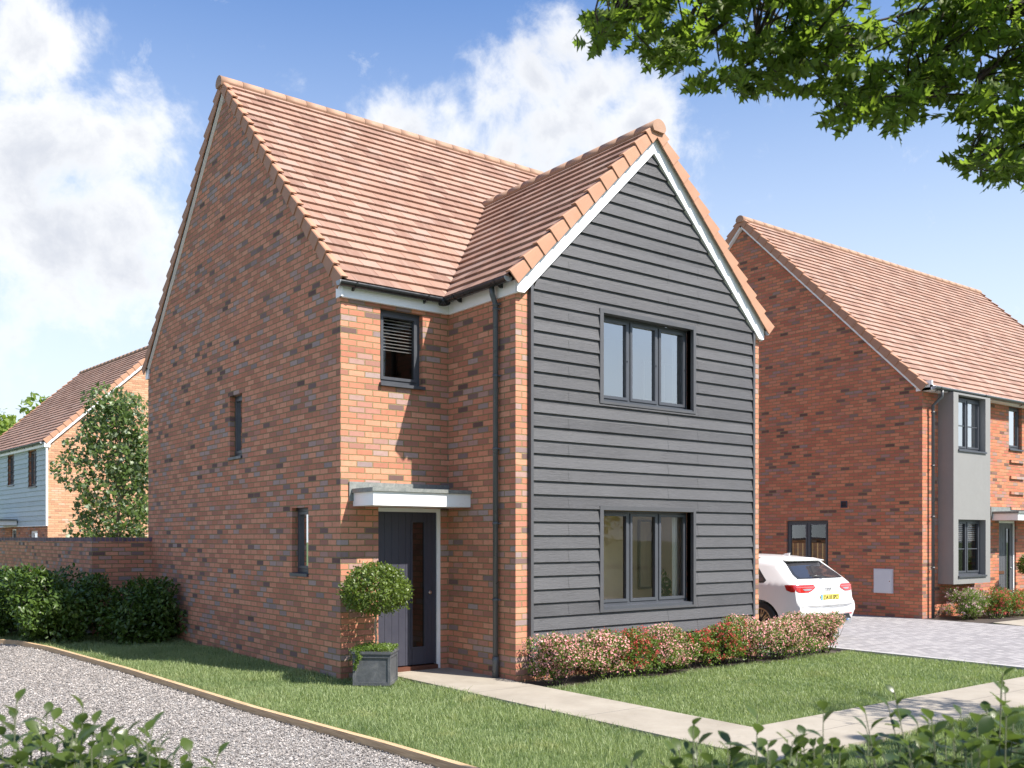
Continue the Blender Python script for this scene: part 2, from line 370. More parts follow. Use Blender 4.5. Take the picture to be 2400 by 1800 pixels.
# leaf templates: outline x (length), y (half width)
def leaf_tpl(outline, fold=.18, curl=.15):
    V = [(0, 0, 0)]; xs = [x for x, y in outline]
    mid = [(x, 0, -curl*x*x) for x in sorted(set([x for x, _ in outline]))]
    V = []; F = []
    for i, (x, y) in enumerate(outline): V += [(x, 0, -curl*x*x), (x, y, -curl*x*x+fold*y), (x, -y, -curl*x*x+fold*y)]
    for i in range(len(outline)-1):
        a = 3*i; b = 3*(i+1); F += [(a, b, b+1, a+1), (a, a+2, b+2, b)]
    return np.array(V), np.array(F)
T_OVAL = leaf_tpl([(0, .01), (.3, .22), (.65, .24), (1, .01)])
T_LAUREL = leaf_tpl([(0, .02), (.25, .17), (.55, .24), (.82, .17), (1, .01)])
T_OAK = leaf_tpl([(0, .012), (.16, .02), (.27, .17), (.25, .05), (.44, .30), (.46, .075), (.70, .36), (.62, .10), (.80, .13), (.86, .22), (.88, .07), (1.04, .01)], .12, .12)
T_MAPLE = leaf_tpl([(0, .02), (.15, .3), (.3, .2), (.5, .42), (.62, .2), (1, .01)], .15, .2)
T_TINY = leaf_tpl([(0, .04), (.5, .3), (1, .02)], .2, .1)
T_FLOWER = (np.array([(0, 0, 0), (.5, .2, .15), (.55, .55, .1), (.2, .5, .15), (-.3, .5, .12), (-.5, .25, .1), (-.5, -.25, .13), (-.25, -.5, .1), (.25, -.5, .12), (.5, -.3, .1)]),
            np.array([(0, 1, 2, 3), (0, 3, 4, 5), (0, 5, 6, 7), (0, 7, 8, 9)]))
def leaves(name, C, D, S, tpl, mat, parent=None, up=None, roll=.6, smooth=True):
    """C centres (n,3), D leaf directions (n,3), S sizes (n)."""
    C = np.asarray(C, float); n = len(C); tv, tf = tpl
    X = D/np.linalg.norm(D, axis=1, keepdims=True)
    U = np.tile((0, 0, 1.), (n, 1)) if up is None else np.asarray(up, float)
    U = U+rng.normal(0, roll, (n, 3)); Y = np.cross(U, X); Y /= np.linalg.norm(Y, axis=1, keepdims=True)+1e-9; Z = np.cross(X, Y)
    V = C[:, None, :]+S[:, None, None]*(tv[None, :, 0:1]*X[:, None, :]+tv[None, :, 1:2]*Y[:, None, :]+tv[None, :, 2:3]*Z[:, None, :])
    F = tf[None]+(np.arange(n)*len(tv))[:, None, None]
    return np_mesh(name, V.reshape(-1, 3), F.reshape(-1, 4), mat, parent, smooth)
def rdir(n, up=0.):
    d = rng.normal(0, 1, (n, 3)); d[:, 2] += up; return d/np.linalg.norm(d, axis=1, keepdims=True)

# ------------------------------------------------------------------ wall with openings
def wall(mb, P, u0, u1, z0, top, holes=(), reveal=.1):
    """top: list of (u,z) roofline points; holes: (u0,u1,z0,z1)."""
    def zt(u):
        for (a, za), (b, zb) in zip(top[:-1], top[1:]):
            if a-1e-6 <= u <= b+1e-6: return za+(zb-za)*(u-a)/(b-a) if b > a else za
        return top[-1][1]
    cuts = sorted(set([u0, u1]+[u for u, _ in top if u0 < u < u1]+[h[i] for h in holes for i in (0, 1)]))
    for a, b in zip(cuts[:-1], cuts[1:]):
        m = (a+b)/2; hs = sorted([h for h in holes if h[0] < m < h[1]], key=lambda h: h[2]); z = z0
        for h in hs+[None]:
            if h is None: pts = [P(a, z, 0), P(b, z, 0), P(b, zt(b), 0), P(a, zt(a), 0)]; uv = [(a, z), (b, z), (b, zt(b)), (a, zt(a))]
            else: pts = [P(a, z, 0), P(b, z, 0), P(b, h[2], 0), P(a, h[2], 0)]; uv = [(a, z), (b, z), (b, h[2]), (a, h[2])]
            if h is None or h[2] > z+1e-4: mb.face(pts, uv)
            if h: z = h[3]
    for (a, b, c, d) in holes:
        r = reveal
        mb.face([P(a, c, 0), P(a, d, 0), P(a, d, r), P(a, c, r)], [(a, c), (a, d), (a-r, d), (a-r, c)])
        mb.face([P(b, c, 0), P(b, d, 0), P(b, d, r), P(b, c, r)], [(b, c), (b, d), (b+r, d), (b+r, c)])
        mb.face([P(a, d, 0), P(b, d, 0), P(b, d, r), P(a, d, r)], [(a, d), (b, d), (b, d+r), (a, d+r)])
        mb.face([P(a, c, 0), P(b, c, 0), P(b, c, r), P(a, c, r)], [(a, c), (b, c), (b, c-r), (a, c-r)])

def room(P, u0, u1, z0, z1, d0, d1, mat, parent, name='room', right=True):
    mb = MB()
    A = lambda u, z, d: P(u, z, d)
    mb.face([A(u0, z0, d1), A(u1, z0, d1), A(u1, z1, d1), A(u0, z1, d1)])
    mb.face([A(u0, z0, d0), A(u0, z0, d1), A(u0, z1, d1), A(u0, z1, d0)])
    if right: mb.face([A(u1, z0, d0), A(u1, z0, d1), A(u1, z1, d1), A(u1, z1, d0)])
    mb.face([A(u0, z0, d0), A(u1, z0, d0), A(u1, z0, d1), A(u0, z0, d1)])
    mb.face([A(u0, z1, d0), A(u1, z1, d0), A(u1, z1, d1), A(u0, z1, d1)])
    return mb.build(name, mat, parent)

def window(parent, P, u0, u1, z0, z1, d, cols=1, bar=False, sill=True, blind=None, glassm='glass', fm='anth', fr=.045, handle=False, so=.05):
    fb = MB()
    fb.pbox(P, u0, u0+fr, z0, z1, d, d+.07); fb.pbox(P, u1-fr, u1, z0, z1, d, d+.07)
    fb.pbox(P, u0+fr, u1-fr, z1-fr, z1, d, d+.07); fb.pbox(P, u0+fr, u1-fr, z0, z0+fr, d, d+.07)
    W = (u1-u0-2*fr); cw = W/cols; mw = .032; pane_list = []
    for i in range(1, cols): c = u0+fr+cw*i; fb.pbox(P, c-mw/2, c+mw/2, z0+fr, z1-fr, d+.001, d+.069)
    for i in range(cols):
        a = u0+fr+cw*i+(mw/2 if i else 0); b = u0+fr+cw*(i+1)-(mw/2 if i < cols-1 else 0); s = .038; g0 = .004
        a += g0; b -= g0; c = z0+fr+g0; e = z1-fr-g0
        fb.pbox(P, a, a+s, c, e, d-.012, d+.05); fb.pbox(P, b-s, b, c, e, d-.012, d+.05)
        fb.pbox(P, a+s, b-s, c, c+s, d-.012, d+.05); fb.pbox(P, a+s, b-s, e-s, e, d-.012, d+.05)
        if bar: zm = z0+(z1-z0)*.47; fb.pbox(P, a+s, b-s, zm-.011, zm+.011, d+.005, d+.04)
        pane_list.append((a+s-.005, b-s+.005, c+s-.005, e-s+.005))
    w = fb.build('window', M[fm], parent)
    for (a, b, c, e) in pane_list:
        pb = MB(); pb.face([P(a, c, d+.022), P(b, c, d+.022), P(b, e, d+.022), P(a, e, d+.022)]); pb.build('pane', M[glassm], w)
    if sill:
        sb = MB(); z = z0
        sb.hexa([P(u0-.015, z-.05, -so), P(u1+.015, z-.05, -so), P(u1+.015, z-.05, d+.01), P(u0-.015, z-.05, d+.01),
                 P(u0-.015, z-.012, -so), P(u1+.015, z-.012, -so), P(u1+.015, z, d+.01), P(u0-.015, z, d+.01)])
        sb.build('sill', M[fm], w)
    if handle:
        for (a, b, c, e) in pane_list:
            hb = MB(); zz = (c+e)/2; hb.pbox(P, b+.004, b+.018, zz-.008, zz+.008, d-.02, d-.011); hb.build('handle', M['black'], w)
    if blind:
        bb = MB(); z = z1-.09
        while z > z1-blind:
            bb.hexa([P(u0+.05, z-.026, d+.06), P(u1-.05, z-.026, d+.06), P(u1-.05, z-.006, d+.105), P(u0+.05, z-.006, d+.105),
                     P(u0+.05, z-.022, d+.06), P(u1-.05, z-.022, d+.06), P(u1-.05, z-.002, d+.105), P(u0+.05, z-.002, d+.105)]); z -= .043
        bb.build('blind', M['blind'], w)
    return w
M['blind'] = simple('blind_slats', (.62, .57, .53), .5)

# ------------------------------------------------------------------ roofs
GA = .29; GT = .2145
def slope(O, U, V, Nn, vlen, umin, umax, mat, parent, name='roof', g=GT, t=.034, uo=0.):
    """courses of tiles, each tipped over the one below"""
    mb = MB(); O = Vector(O); U = Vector(U); V = Vector(V); Nn = Vector(Nn); k = 0; v = 0
    while v < vlen-1e-4:
        v1 = min(v+g, vlen); vt = min(v1+.03, vlen)
        A = lambda u, vv, h: O+U*u+V*vv+Nn*h
        hb = t; ht = .004 - .0
        a0, b0, a1, b1 = umin(v), umax(v), umin(v1), umax(v1)
        # break each course into runs with tiny height differences so tiles do not read as one sheet
        n = max(1, int((b0-a0)/1.35))
        for i in range(n):
            f0, f1 = i/n, (i+1)/n; j = random.uniform(-.0015, .0015)
            ua, ub, uc, ud = a0+(b0-a0)*f0, a0+(b0-a0)*f1, a1+(b1-a1)*f1, a1+(b1-a1)*f0
            mb.face([A(ua, v, hb+j), A(ub, v, hb+j), A(uc, v1, ht), A(ud, v1, ht)], [(ua+uo, v+.002), (ub+uo, v+.002), (uc+uo, v1-.002), (ud+uo, v1-.002)])
            mb.face([A(ua, v, -.012), A(ub, v, -.012), A(ub, v, hb+j), A(ua, v, hb+j)], [(ua+uo, v+.004), (ub+uo, v+.004), (ub+uo, v+.012), (ua+uo, v+.012)])
        v = v1
    # underside
    mb.face([O+U*umin(0)-Nn*.02, O+U*umax(0)-Nn*.02, O+U*umax(vlen)+V*vlen-Nn*.02, O+U*umin(vlen)+V*vlen-Nn*.02])
    return mb.build(name, mat, parent)

def verge(O, V, Nn, W, vlen, mat, parent, g=GA, drop=.125, wid=.08, skip=0):
    """dry verge units along a rake. O at eave on roof plane, V up-slope, W outward from the gable"""
    mb = MB(); O = Vector(O); V = Vector(V); Nn = Vector(Nn); W = Vector(W); v = 0; k = 0
    while v < vlen-.01:
        v1 = min(v+g+.018, vlen)
        A = lambda vv, h, w: O+V*vv+Nn*h+W*w
        lo, hi = .066, .022; ww = wid
        ring0 = [A(v, -drop, ww), A(v, lo-.012, ww), A(v, lo, ww-.012), A(v, lo, -.012), A(v, lo-.02, -.012), A(v, lo-.02, ww-.02), A(v, -drop, ww-.02)]
        ring1 = [A(v1, -drop+.012, ww-.016), A(v1, hi-.012, ww-.016), A(v1, hi, ww-.028), A(v1, hi, -.012), A(v1, hi-.02, -.012), A(v1, hi-.02, ww-.022), A(v1, -drop, ww-.022)]
        mb.prism(ring0, ring1); v += g; k += 1
    return mb.build('verge_tiles', mat, parent)

def ridge(A, B, mat, parent, r=.125, seg=.36, cap0=False, cap1=False, pitch=45):
    mb = MB(); A = Vector(A); B = Vector(B); L = (B-A).length; d = (B-A).normalized(); s = d.cross(Vector((0, 0, 1))); s.normalize(); u = Vector((0, 0, 1)); n = max(1, round(L/seg)); L1 = L/n
    for i in range(n):
        p0 = A+d*(L1*i); p1 = A+d*(L1*(i+1)-.006)
        def ring(p, rr):
            return [p+s*(rr*math.cos(a))+u*(rr*math.sin(a)*.95-.05) for a in [math.pi*k/12 for k in range(13)]]+[p-s*rr*.8-u*.10, p+s*rr*.8-u*.10]
        a = ring(p0, r); b = ring(p1, r+.0005)
        for k in range(len(a)): mb.face([a[k], a[(k+1) % len(a)], b[(k+1) % len(a)], b[k]], smooth=k < 12)
        mb.face(a[::-1]); mb.face(b)
    return mb.build('ridge_tiles', mat, parent)

def gutter(A, B, out, mat, parent, r=.056, caps=(True, True), brackets=1.0):
    A = Vector(A); B = Vector(B); d = (B-A).normalized(); o = Vector(out); mb = MB(); n = 10
    def ring(p, rr): return [p+o*(rr*math.cos(a))-Vector((0, 0, rr*math.sin(a)*1.05)) for a in [math.pi*k/n for k in range(n+1)]]
    a, b = ring(A, r), ring(B, r); a2, b2 = ring(A, r-.004), ring(B, r-.004)
    for k in range(n): mb.face([a[k], a[k+1], b[k+1], b[k]], smooth=True); mb.face([a2[k], a2[k+1], b2[k+1], b2[k]], smooth=True)
    mb.face([a[0], b[0], b2[0], a2[0]]); mb.face([a[-1], b[-1], b2[-1], a2[-1]])
    gt = mb.build('gutter', mat, parent)
    for c, p, q in ((caps[0], A, -d), (caps[1], B, d)):
        if c: eb = MB(); rr = ring(p, r+.003); r2 = [x+q*.012 for x in rr]; eb.prism(rr, r2); eb.build('end_cap', M['capgrey'], gt)
    L = (B-A).length; m = max(1, int(L/brackets))
    for i in range(m+1):
        kb = MB()
        p = A+d*(.22+(L-.44)*i/m); rr = ring(p-d*.013, r+.006); r2 = ring(p+d*.013, r+.006)
        for k in range(n): kb.face([rr[k], rr[k+1], r2[k+1], r2[k]], smooth=True)
        kb.hexa([p-d*.012-o*(r+.03)-Vector((0, 0, .085)), p+d*.012-o*(r+.03)-Vector((0, 0, .085)), p+d*.012-o*(r)-Vector((0, 0, .085)), p-d*.012-o*(r)-Vector((0, 0, .085)),
                 p-d*.012-o*(r+.03), p+d*.012-o*(r+.03), p+d*.012+o*(r*.3)-Vector((0, 0, .045)), p-d*.012+o*(r*.3)-Vector((0, 0, .045))])
        kb.build('bracket', M['black'], gt)
    return gt
M['capgrey'] = simple('gutter_cap', (.30, .31, .33), .4)

def pipe(path, mat, parent, clips, shoe=True, r=.034, back=(0, 1, 0)):
    mb = MB(); mb.tube(path, r, 14); p = mb.build('downpipe', mat, parent)
    x, y = path[-1][0], path[-1][1]; b = Vector(back)
    for z in clips:
        cb = MB()
        cb.tube([(x, y, z-.018), (x, y, z+.018)], r+.006, 14)
        q = Vector((x, y, z)); s = b.cross(Vector((0, 0, 1)))
        cb.tube([q, q+b*.05], .012, 6); cb.tube([q-s*.0, q+s*.075+b*.03], .008, 6); cb.build('pipe_clip', mat, p)
    if shoe: cb = MB(); cb.tube([(x, y, .28), (x, y, .22), (x, y, .2), (x, y, .0)], [r+.006, r+.008, r+.004, r+.010], 14); cb.build('pipe_shoe', mat, p)
    return p

# ================================================================== MAIN HOUSE
H = empty('brick_house', (0, 0, 0))
tag(H, 'red brick house with dark grey weatherboarded front gable, nearest in the middle', 'house')
EZ = 4.875; KM = .988; KW = .985; EH = 4.71                 # eave height, slopes, wall head
XW, YW, XR, YB, YM = 1.592, -1.461, 6.2, 7.69, 3.845
XC = (XW+XR)/2
Pf = lambda u, z, d: (u, d, z)                              # front wall, Y=0
Pl = lambda u, z, d: (d, u, z)                              # left gable, X=0
Pw = lambda u, z, d: (XW+d, u, z)                           # wing side wall
Pg = lambda u, z, d: (u, YW+d, z)                           # wing front
mb = MB(); wall(mb, Pf, 0, XW, -.1, [(0, EH), (XW, EH)], [(.557, 1.188, 3.70, 4.66), (.529, 1.488, .0, 2.13)], .11)
mb.build('front_wall', M['brick'], H)
mb = MB(); mz = lambda y: EZ+(min(y, 2*YM-y)+.13)*KM-.085
wall(mb, Pl, 0, YB, -.1, [(0, mz(0)), (YM, mz(YM)), (YB, mz(YB))], [(3.15, 3.633, 2.965, 3.909), (.905, 1.404, 1.27, 2.144)], .115)
mb.build('gable_wall', M['brick'], H)
mb = MB(); wall(mb, Pw, YW, 0, -.1, [(YW, EH), (0, EH)]); mb.build('wing_side_wall', M['brick'], H)
mb = MB(); gz = lambda x: EZ+(min(x, 2*XC-x)-1.44)*KW-.11
wall(mb, Pg, XW, XR, -.1, [(XW, EH+.02), (XW+.08, gz(XW+.08)), (XC, gz(XC)), (XR-.08, gz(XR-.08)), (XR, EH+.02)], [(2.99, 4.70, 3.53, 4.66), (2.99, 4.70, .83, 2.10)], .075)
mb.build('wing_front_wall', M['brick'], H)
Pr = lambda u, z, d: (XR-d, u, z)
mb = MB(); wall(mb, Pr, YW, YB, -.1, [(YW, EH), (.45, EH), (.451, mz(.451)), (YM, mz(YM)), (YB, mz(YB))], [(YW+.25, -.32, .32, 2.33), (YW+.25, -.32, 3.3, 4.6)], .09); mb.build('right_wall', M['brick'], H)  # unseen window openings added here to let daylight into the wing rooms
mb = MB(); wall(mb, lambda u, z, d: (u, YB-d, z), 0, XR, -.1, [(0, EH), (XR, EH)]); mb.build('back_wall', M['brick'], H)

# main roof
s = 1/math.sqrt(1+KM*KM); Vm = Vector((0, s, KM*s)); Nm = Vector((0, -KM*s, s)); LM = (YM+.13)/s
sw = 1/math.sqrt(1+KW*KW); Vw = Vector((sw, 0, KW*sw)); Nw = Vector((-KW*sw, 0, sw)); LW = (XC-1.44)/sw
apex_w = EZ+(XC-1.44)*KW
def main_umax(v):              # valley with the wing, then out to the right gable
    z = EZ+v*KM*s
    if z < apex_w: return 1.44+(z-EZ)/KW
    return XC+1e-4 if v < (apex_w-EZ)/(KM*s) else XR+.02
# front slope: part left of the valley and part right of the wing, above the wing it is one sheet
vA = (apex_w-EZ)/(KM*s)
vr = math.floor(vA/GA)*GA
roof = slope((0, -.13, EZ), (1, 0, 0), Vm, Nm, LM, lambda v: -.02, lambda v: (1.44+v*KM*s/KW) if v < vA+.2 else XR+.02, M['tile'], H)
b_ = slope((0, YB+.13, EZ), (1, 0, 0), Vector((0, -s, KM*s)), Vector((0, KM*s, s)), LM, lambda v: -.02, lambda v: XR+.02, M['tile'], roof, 'back_slope')
slope((0, -.13, EZ), (1, 0, 0), Vm, Nm, vA+.05, lambda v: XR+1.0-.0-v*KM*s/KW if False else 2*XC-1.44-v*KM*s/KW, lambda v: XR+.02, M['tile'], roof, 'right_front_slope')
YO = YW-.075
dep = lambda v: -.13+v*KW*sw/KM
slope((1.44, YO, EZ), (0, 1, 0), Vw, Nw, LW, lambda v: 0, lambda v: -.13+v*KW*sw/KM-YO, M['tile'], roof, 'wing_slope', uo=.4)
slope((2*XC-1.44, YO, EZ), (0, 1, 0), Vector((-sw, 0, KW*sw)), Vector((KW*sw, 0, sw)), LW, lambda v: 0, lambda v: -.13+v*KW*sw/KM-YO, M['tile'], roof, 'wing_slope')
za = EZ+(YM+.13)*KM
ridge((-.10, YM, za-.005), (XR+.1, YM, za-.005), M['ridge'], roof)
ridge((XC, YO-.10, apex_w-.005), (XC, -.13+(XC-1.44)*KW/KM, apex_w-.005), M['ridge'], roof)
verge((0, -.13, EZ), Vm, Nm, (-1, 0, 0), LM, M['verge_m'] if 'verge_m' in M else M['verge'], roof)
verge((0, YB+.13, EZ), (0, -s, KM*s), (0, KM*s, s), (-1, 0, 0), LM, M['verge'], roof)
verge((1.44, YO+.01, EZ), Vw, Nw, (0, -1, 0), LW, M['verge'], roof)
verge((2*XC-1.44, YO+.01, EZ), (-sw, 0, KW*sw), (KW*sw, 0, sw), (0, -1, 0), LW, M['verge'], roof)
verge((XR, YB+.13, EZ), (0, -s, KM*s), (0, KM*s, s), (1, 0, 0), LM, M['verge'], roof)
# undercloak strips on the left gable
for o, v, n in (((0, -.13, EZ), Vm, Nm), ((0, YB+.13, EZ), Vector((0, -s, KM*s)), Vector((0, KM*s, s)))):
    mb = MB(); o = Vector(o); a = o-Vector((.052, 0, 0)); q = o-Vector((-.01, 0, 0))
    P8 = lambda w, vv, h: o+Vector((-w, 0, 0))+v*vv+n*h
    mb.hexa([P8(-.01, .16, -.150), P8(.040, .16, -.140), P8(.040, .16, -.112), P8(-.01, .16, -.112), P8(-.01, LM, -.150), P8(.040, LM, -.140), P8(.040, LM, -.112), P8(-.01, LM, -.112)])
    mb.build('undercloak', M['soffit'], H)
# fascias, soffit boxes
for bb_ in ((-.03, 1.555, -.055, -.001, EH-.01, EZ-.02), (1.556, XW-.001, YO+.03, -.056, EH-.012, EZ-.02), (XR+.001, XR+.035, YO+.03, -.001, EH-.012, EZ-.02),
            (-.03, XR, YB+.001, YB+.05, EH-.012, EZ-.02), (-.028, -.001, -.075, .07, EH-.01, EZ+.01), (-.028, -.001, YB-.07, YB+.08, EH-.01, EZ+.01)):
    mb = MB(); mb.box(*bb_); mb.build('fascia', M['white'], H)
# bargeboard
mb = MB()
for sg in (1, -1):
    X = lambda x: XC+sg*(x-XC)
    pl = lambda x: EZ+(x-1.44)*KW-.045
    ib = lambda x: 4.705+(x-1.673)*1.003
    for (y0, y1) in ((YW-.052, YW-.075),):
        front = [(1.562, EH-.002), (1.673, EH-.002), (XC, ib(XC)), (XC, pl(XC)), (1.562, pl(1.562))]
        r0 = [(X(x), y1, z) for x, z in front]; r1 = [(X(x), y0, z) for x, z in front]
        mb.prism(r0 if sg > 0 else r0[::-1], r1 if sg > 0 else r1[::-1])
bg_ = mb.build('bargeboard', M['white'], H)
mb = MB()                                                              # soffit behind the bargeboard
for sg in (1, -1):
    X = lambda x: XC+sg*(x-XC)
    for (a, b) in ((1.60, 1.675), (1.675, XC)):
        za_, zb_ = (EH+.0, EH+.0) if b < 2 else (4.709+.004, 4.709+.004+(XC-1.675)*1.003)
        mb.face([(X(a), YW-.053, za_), (X(b), YW-.053, zb_), (X(b), YW+.0, zb_), (X(a), YW+.0, za_)])
mb.build('soffit', M['soffit'], H)

# cladding
PITCH = .1673; Z0 = .1065; CX0, CX1 = 1.83, 6.005
holes = [(2.95, 4.74, 3.50, 4.69), (2.95, 4.74, .795, 2.135)]
mb = MB(); cl = lambda z: 1.675+(z+.006-4.709)/1.003
for k in range(48):
    zb = Z0+k*PITCH; zt_ = zb+PITCH+.012
    if cl(zb) > XC-.02: break
    xs = [(CX0, CX1)]
    segs = []
    cuts = [CX0, CX1]
    for h in holes:
        if zb+.02 < h[3] and zb+PITCH > h[2]: cuts = [CX0, h[0], h[1], CX1]; hz_ = h
    parts = [(CX0, CX1, zb, zb+PITCH)] if len(cuts) == 2 else []
    if len(cuts) == 4:
        parts = [(CX0, hz_[0], zb, zb+PITCH), (hz_[1], CX1, zb, zb+PITCH)]
        if zb < hz_[2]: parts.append((hz_[0], hz_[1], zb, hz_[2]))
        if zb+PITCH > hz_[3]: parts.append((hz_[0], hz_[1], hz_[3], zb+PITCH))
    for (a, b, c, d) in parts:
        def clipx(x, z): return max(min(x, 2*XC-cl(z)), cl(z)) if z > 4.7 else x
        def yy(z): t = (z-zb)/PITCH; return YW-.050+.027*t
        p = [(clipx(a, c), yy(c), c), (clipx(b, c), yy(c), c), (clipx(b, d), yy(d), d), (clipx(a, d), yy(d), d)]
        mb.face(p, [(q[0], q[2]-Z0) for q in p])
        if c == zb: mb.face([(p[0][0], YW-.02, zb), (p[1][0], YW-.02, zb), p[1], p[0]], [(p[0][0], c-Z0+.003)]*4)
        for q0, q1 in ((p[0], p[3]), (p[1], p[2])): mb.face([q0, q1, (q1[0], YW-.003, q1[2]), (q0[0], YW-.003, q0[2])], [(0, c-Z0+.01)]*4)
clad = mb.build('weatherboarding', M['clad'], H)
for a_ in ((1.786, 1.828), (6.007, 6.05)): mb = MB(); mb.box(*a_, YW-.057, YW-.001, .06, 4.84); mb.build('corner_trim', M['clad_t'], H)
#, YW-.057, YW-.001, .06, 4.84); mb.box(6.007, 6.05, YW-.057, YW-.001, .06, 4.84)
for (x0, x1, z0, z1) in ((2.928, 4.752, 3.483, 4.711), (2.928, 4.752, .78, 2.157)):
    y = YW-.056; mb = MB()
    mb.box(x0, 2.99, y, YW+.07, z0, z1); mb.box(4.70, x1, y, YW+.07, z0, z1)
    mb.box(2.991, 4.699, y, YW+.07, z1-.052, z1); mb.box(2.991, 4.699, y, YW-.0, z0, z0+.03)
    mb.build('window_surround', M['clad_t'], H)
window(H, Pg, 2.99, 4.70, 3.545, 4.659, .08, 3, fr=.03, glassm='glass_up', handle=True, so=.04)
window(H, Pg, 2.99, 4.70, .86, 2.105, .08, 3, fr=.03, handle=False, so=.04)
window(H, Pf, .557, 1.188, 3.72, 4.66, .085, 1, blind=.50, so=.05)
window(H, Pl, 3.15, 3.633, 2.98, 3.909, .085, 1, so=.03, blind=.3)
window(H, Pl, .905, 1.404, 1.285, 2.144, .085, 1, so=.03)
M['room_u'] = simple('pale_grey_room', (.62, .64, .67), .8); M['room_l'] = simple('warm_beige_room', (.88, .70, .46), .8, var=.06)
room(Pg, 2.4, XR-.1, 2.9, 4.68, .16, 1.2, M['room_u'], H, 'upper_room', False); room(Pg, 2.4, XR-.1, .3, 2.4, .16, 1.2, M['room_l'], H, 'lower_room', False)
window(H, Pr, YW+.25, -.32, .34, 2.33, .08, 2); window(H, Pr, YW+.25, -.32, 3.3, 4.6, .08, 2)  # added windows out of view, put in to brighten both wing rooms
room(Pf, .45, 1.5, 3.2, 5.0, .17, 1.6, M['room_d'] if 'room_d' in M else M['dark_in'], H, 'hall_room')
room(Pl, 2.9, 3.9, 2.4, 4.2, .17, 1.2, M['dark_in'], H, 'stair_room'); room(Pl, .6, 1.7, .8, 2.4, .17, .44, M['dark_in'], H, 'cloak_room')

# gutters and pipes
g1 = gutter((-.085, -.125, 4.872), (1.39, -.125, 4.872), (0, -1, 0), M['black'], H, caps=(True, False))
g2 = gutter((1.44-.0, -.18, 4.872), (1.44, YO+.03, 4.872), (-1, 0, 0), M['black'], H, caps=(False, True), brackets=.9)
gutter((XR+.13, -.18, 4.852), (XR+.13, YO+.03, 4.852), (1, 0, 0), M['black'], H, caps=(False, True), brackets=.9)
mb = MB(); mb.tube([(1.38, -.125, 4.835), (1.42, -.13, 4.832), (1.435, -.15, 4.832), (1.44, -.2, 4.835)], .058, 12); mb.build('gutter_corner', M['black'], g1)
pipe([(1.475, -1.13, 4.83), (1.485, -1.13, 4.74), (1.535, -1.13, 4.62), (1.535, -1.13, .0)], M['grey_pipe'], H, (4.62, 4.56, 3.74, 1.94-.02, 3.74-.9, .98+.0), back=(1, 0, 0))
pipe([(XR+.10, YW+.12, 4.82), (XR+.10, YW+.12, 4.7), (XR+.05, YW+.12, 4.6), (XR+.05, YW+.12, 0)], M['grey_pipe'], H, (4.5, 3.4, 1.9), back=(-1, 0, 0))

# front door
D = MB(); y = .075
M['door'] = simple('navy_door', (.042, .043, .062), .42, var=.04)
M['copper'] = simple('copper_metal', (.28, .12, .075), .35, metal=.9); M['wood'] = simple('hardwood_sill', (.10, .035, .02), .5, var=.2)
def door(parent, P, x0, x1, z0, z1, framemat, leafmat, d=.06, w_=.95, flip=False, glass_=True):
    f = MB(); t = .05
    f.pbox(P, x0, x0+.02, z0, z1, d-.02, d+.06); f.pbox(P, x1-.05, x1, z0, z1, d-.02, d+.06); f.pbox(P, x0+.02, x1-.05, z1-.05, z1, d-.02, d+.06)
    a, b, c, e = x0+.022, x1-.052, z0+.09, z1-.052; L = b-a
    dr = MB(); ga, gb, gc, ge = a+L*.58, a+L*.785, c+.23, e-.13
    gr = [a+L*q for q in (.115, .235, .35, .465)]+[a+L*q for q in (.835, .92)]
    xs = [a]+gr[:4]+[ga, gb]+gr[4:]+[b]
    for i in range(len(xs)-1):
        u0, u1 = xs[i]+.003, xs[i+1]-.003
        if abs(xs[i]-ga) < 1e-6: dr.pbox(P, u0, u1, c, gc, d, d+.04); dr.pbox(P, u0, u1, ge, e, d, d+.04)
        else: dr.pbox(P, u0, u1, c, e, d, d+.04)
    dr.pbox(P, a, b, c, e, d+.005, d+.02)if not glass_ else None
    bk = [(a, ga), (gb, b)]
    for u0, u1 in bk: dr.pbox(P, u0, u1, c+.001, e-.001, d+.004, d+.036)
    for u0, u1 in ((ga-.022, ga), (gb, gb+.022)): dr.pbox(P, u0, u1, gc-.02, ge+.02, d-.012, d+.001)
    for u0, u1 in ((gc-.022, gc), (ge, ge+.022)): dr.pbox(P, ga, gb, u0, u1, d-.012, d+.001)
    o = dr.build('door', leafmat, parent)
    f.build('door_frame', framemat, o)
    gl = MB(); gl.face([P(ga, gc, d+.012), P(gb, gc, d+.012), P(gb, ge, d+.012), P(ga, ge, d+.012)]); gl.build('door_glass', M['glass_dark'], o)
    hb = MB(); hb.face([P(ga-.05, gc-.05, d+.5), P(gb+.05, gc-.05, d+.5), P(gb+.05, ge+.05, d+.5), P(ga-.05, ge+.05, d+.5)]); 
    lp = MB(); lp.pbox(P, a+L*.12, a+L*.44, c+.80, c+.868, d-.012, d-.001); lp.build('letterplate', M['copper'], o)
    k = MB(); q = Vector(P(a+L*.885, c+.935, d)); q2 = Vector(P(a+L*.885, c+.935, d-.016)); k.tube([q, q2], .024, 16); k.tube([q2, Vector(P(a+L*.885, c+.935, d-.028))], .010, 10)
    k.build('lock', M['chrome'], o)
    sl = MB(); sl.pbox(P, x0, x1-.05, z0+.0, z0+.075, d-.045, d+.06); sl.build('threshold', M['wood'], o)
    return o
M['chrome'] = simple('chrome', (.75, .76, .78), .18, metal=1)
door(H, Pf, .529, 1.488, .0, 2.13, M['white'], M['door'])
room(Pf, .5, 1.5, -.05, 2.6, .13, 1.4, M['hall_d'] if 'hall_d' in M else simple('brown_hall', (.16, .075, .055), .8), H, 'entrance_hall')
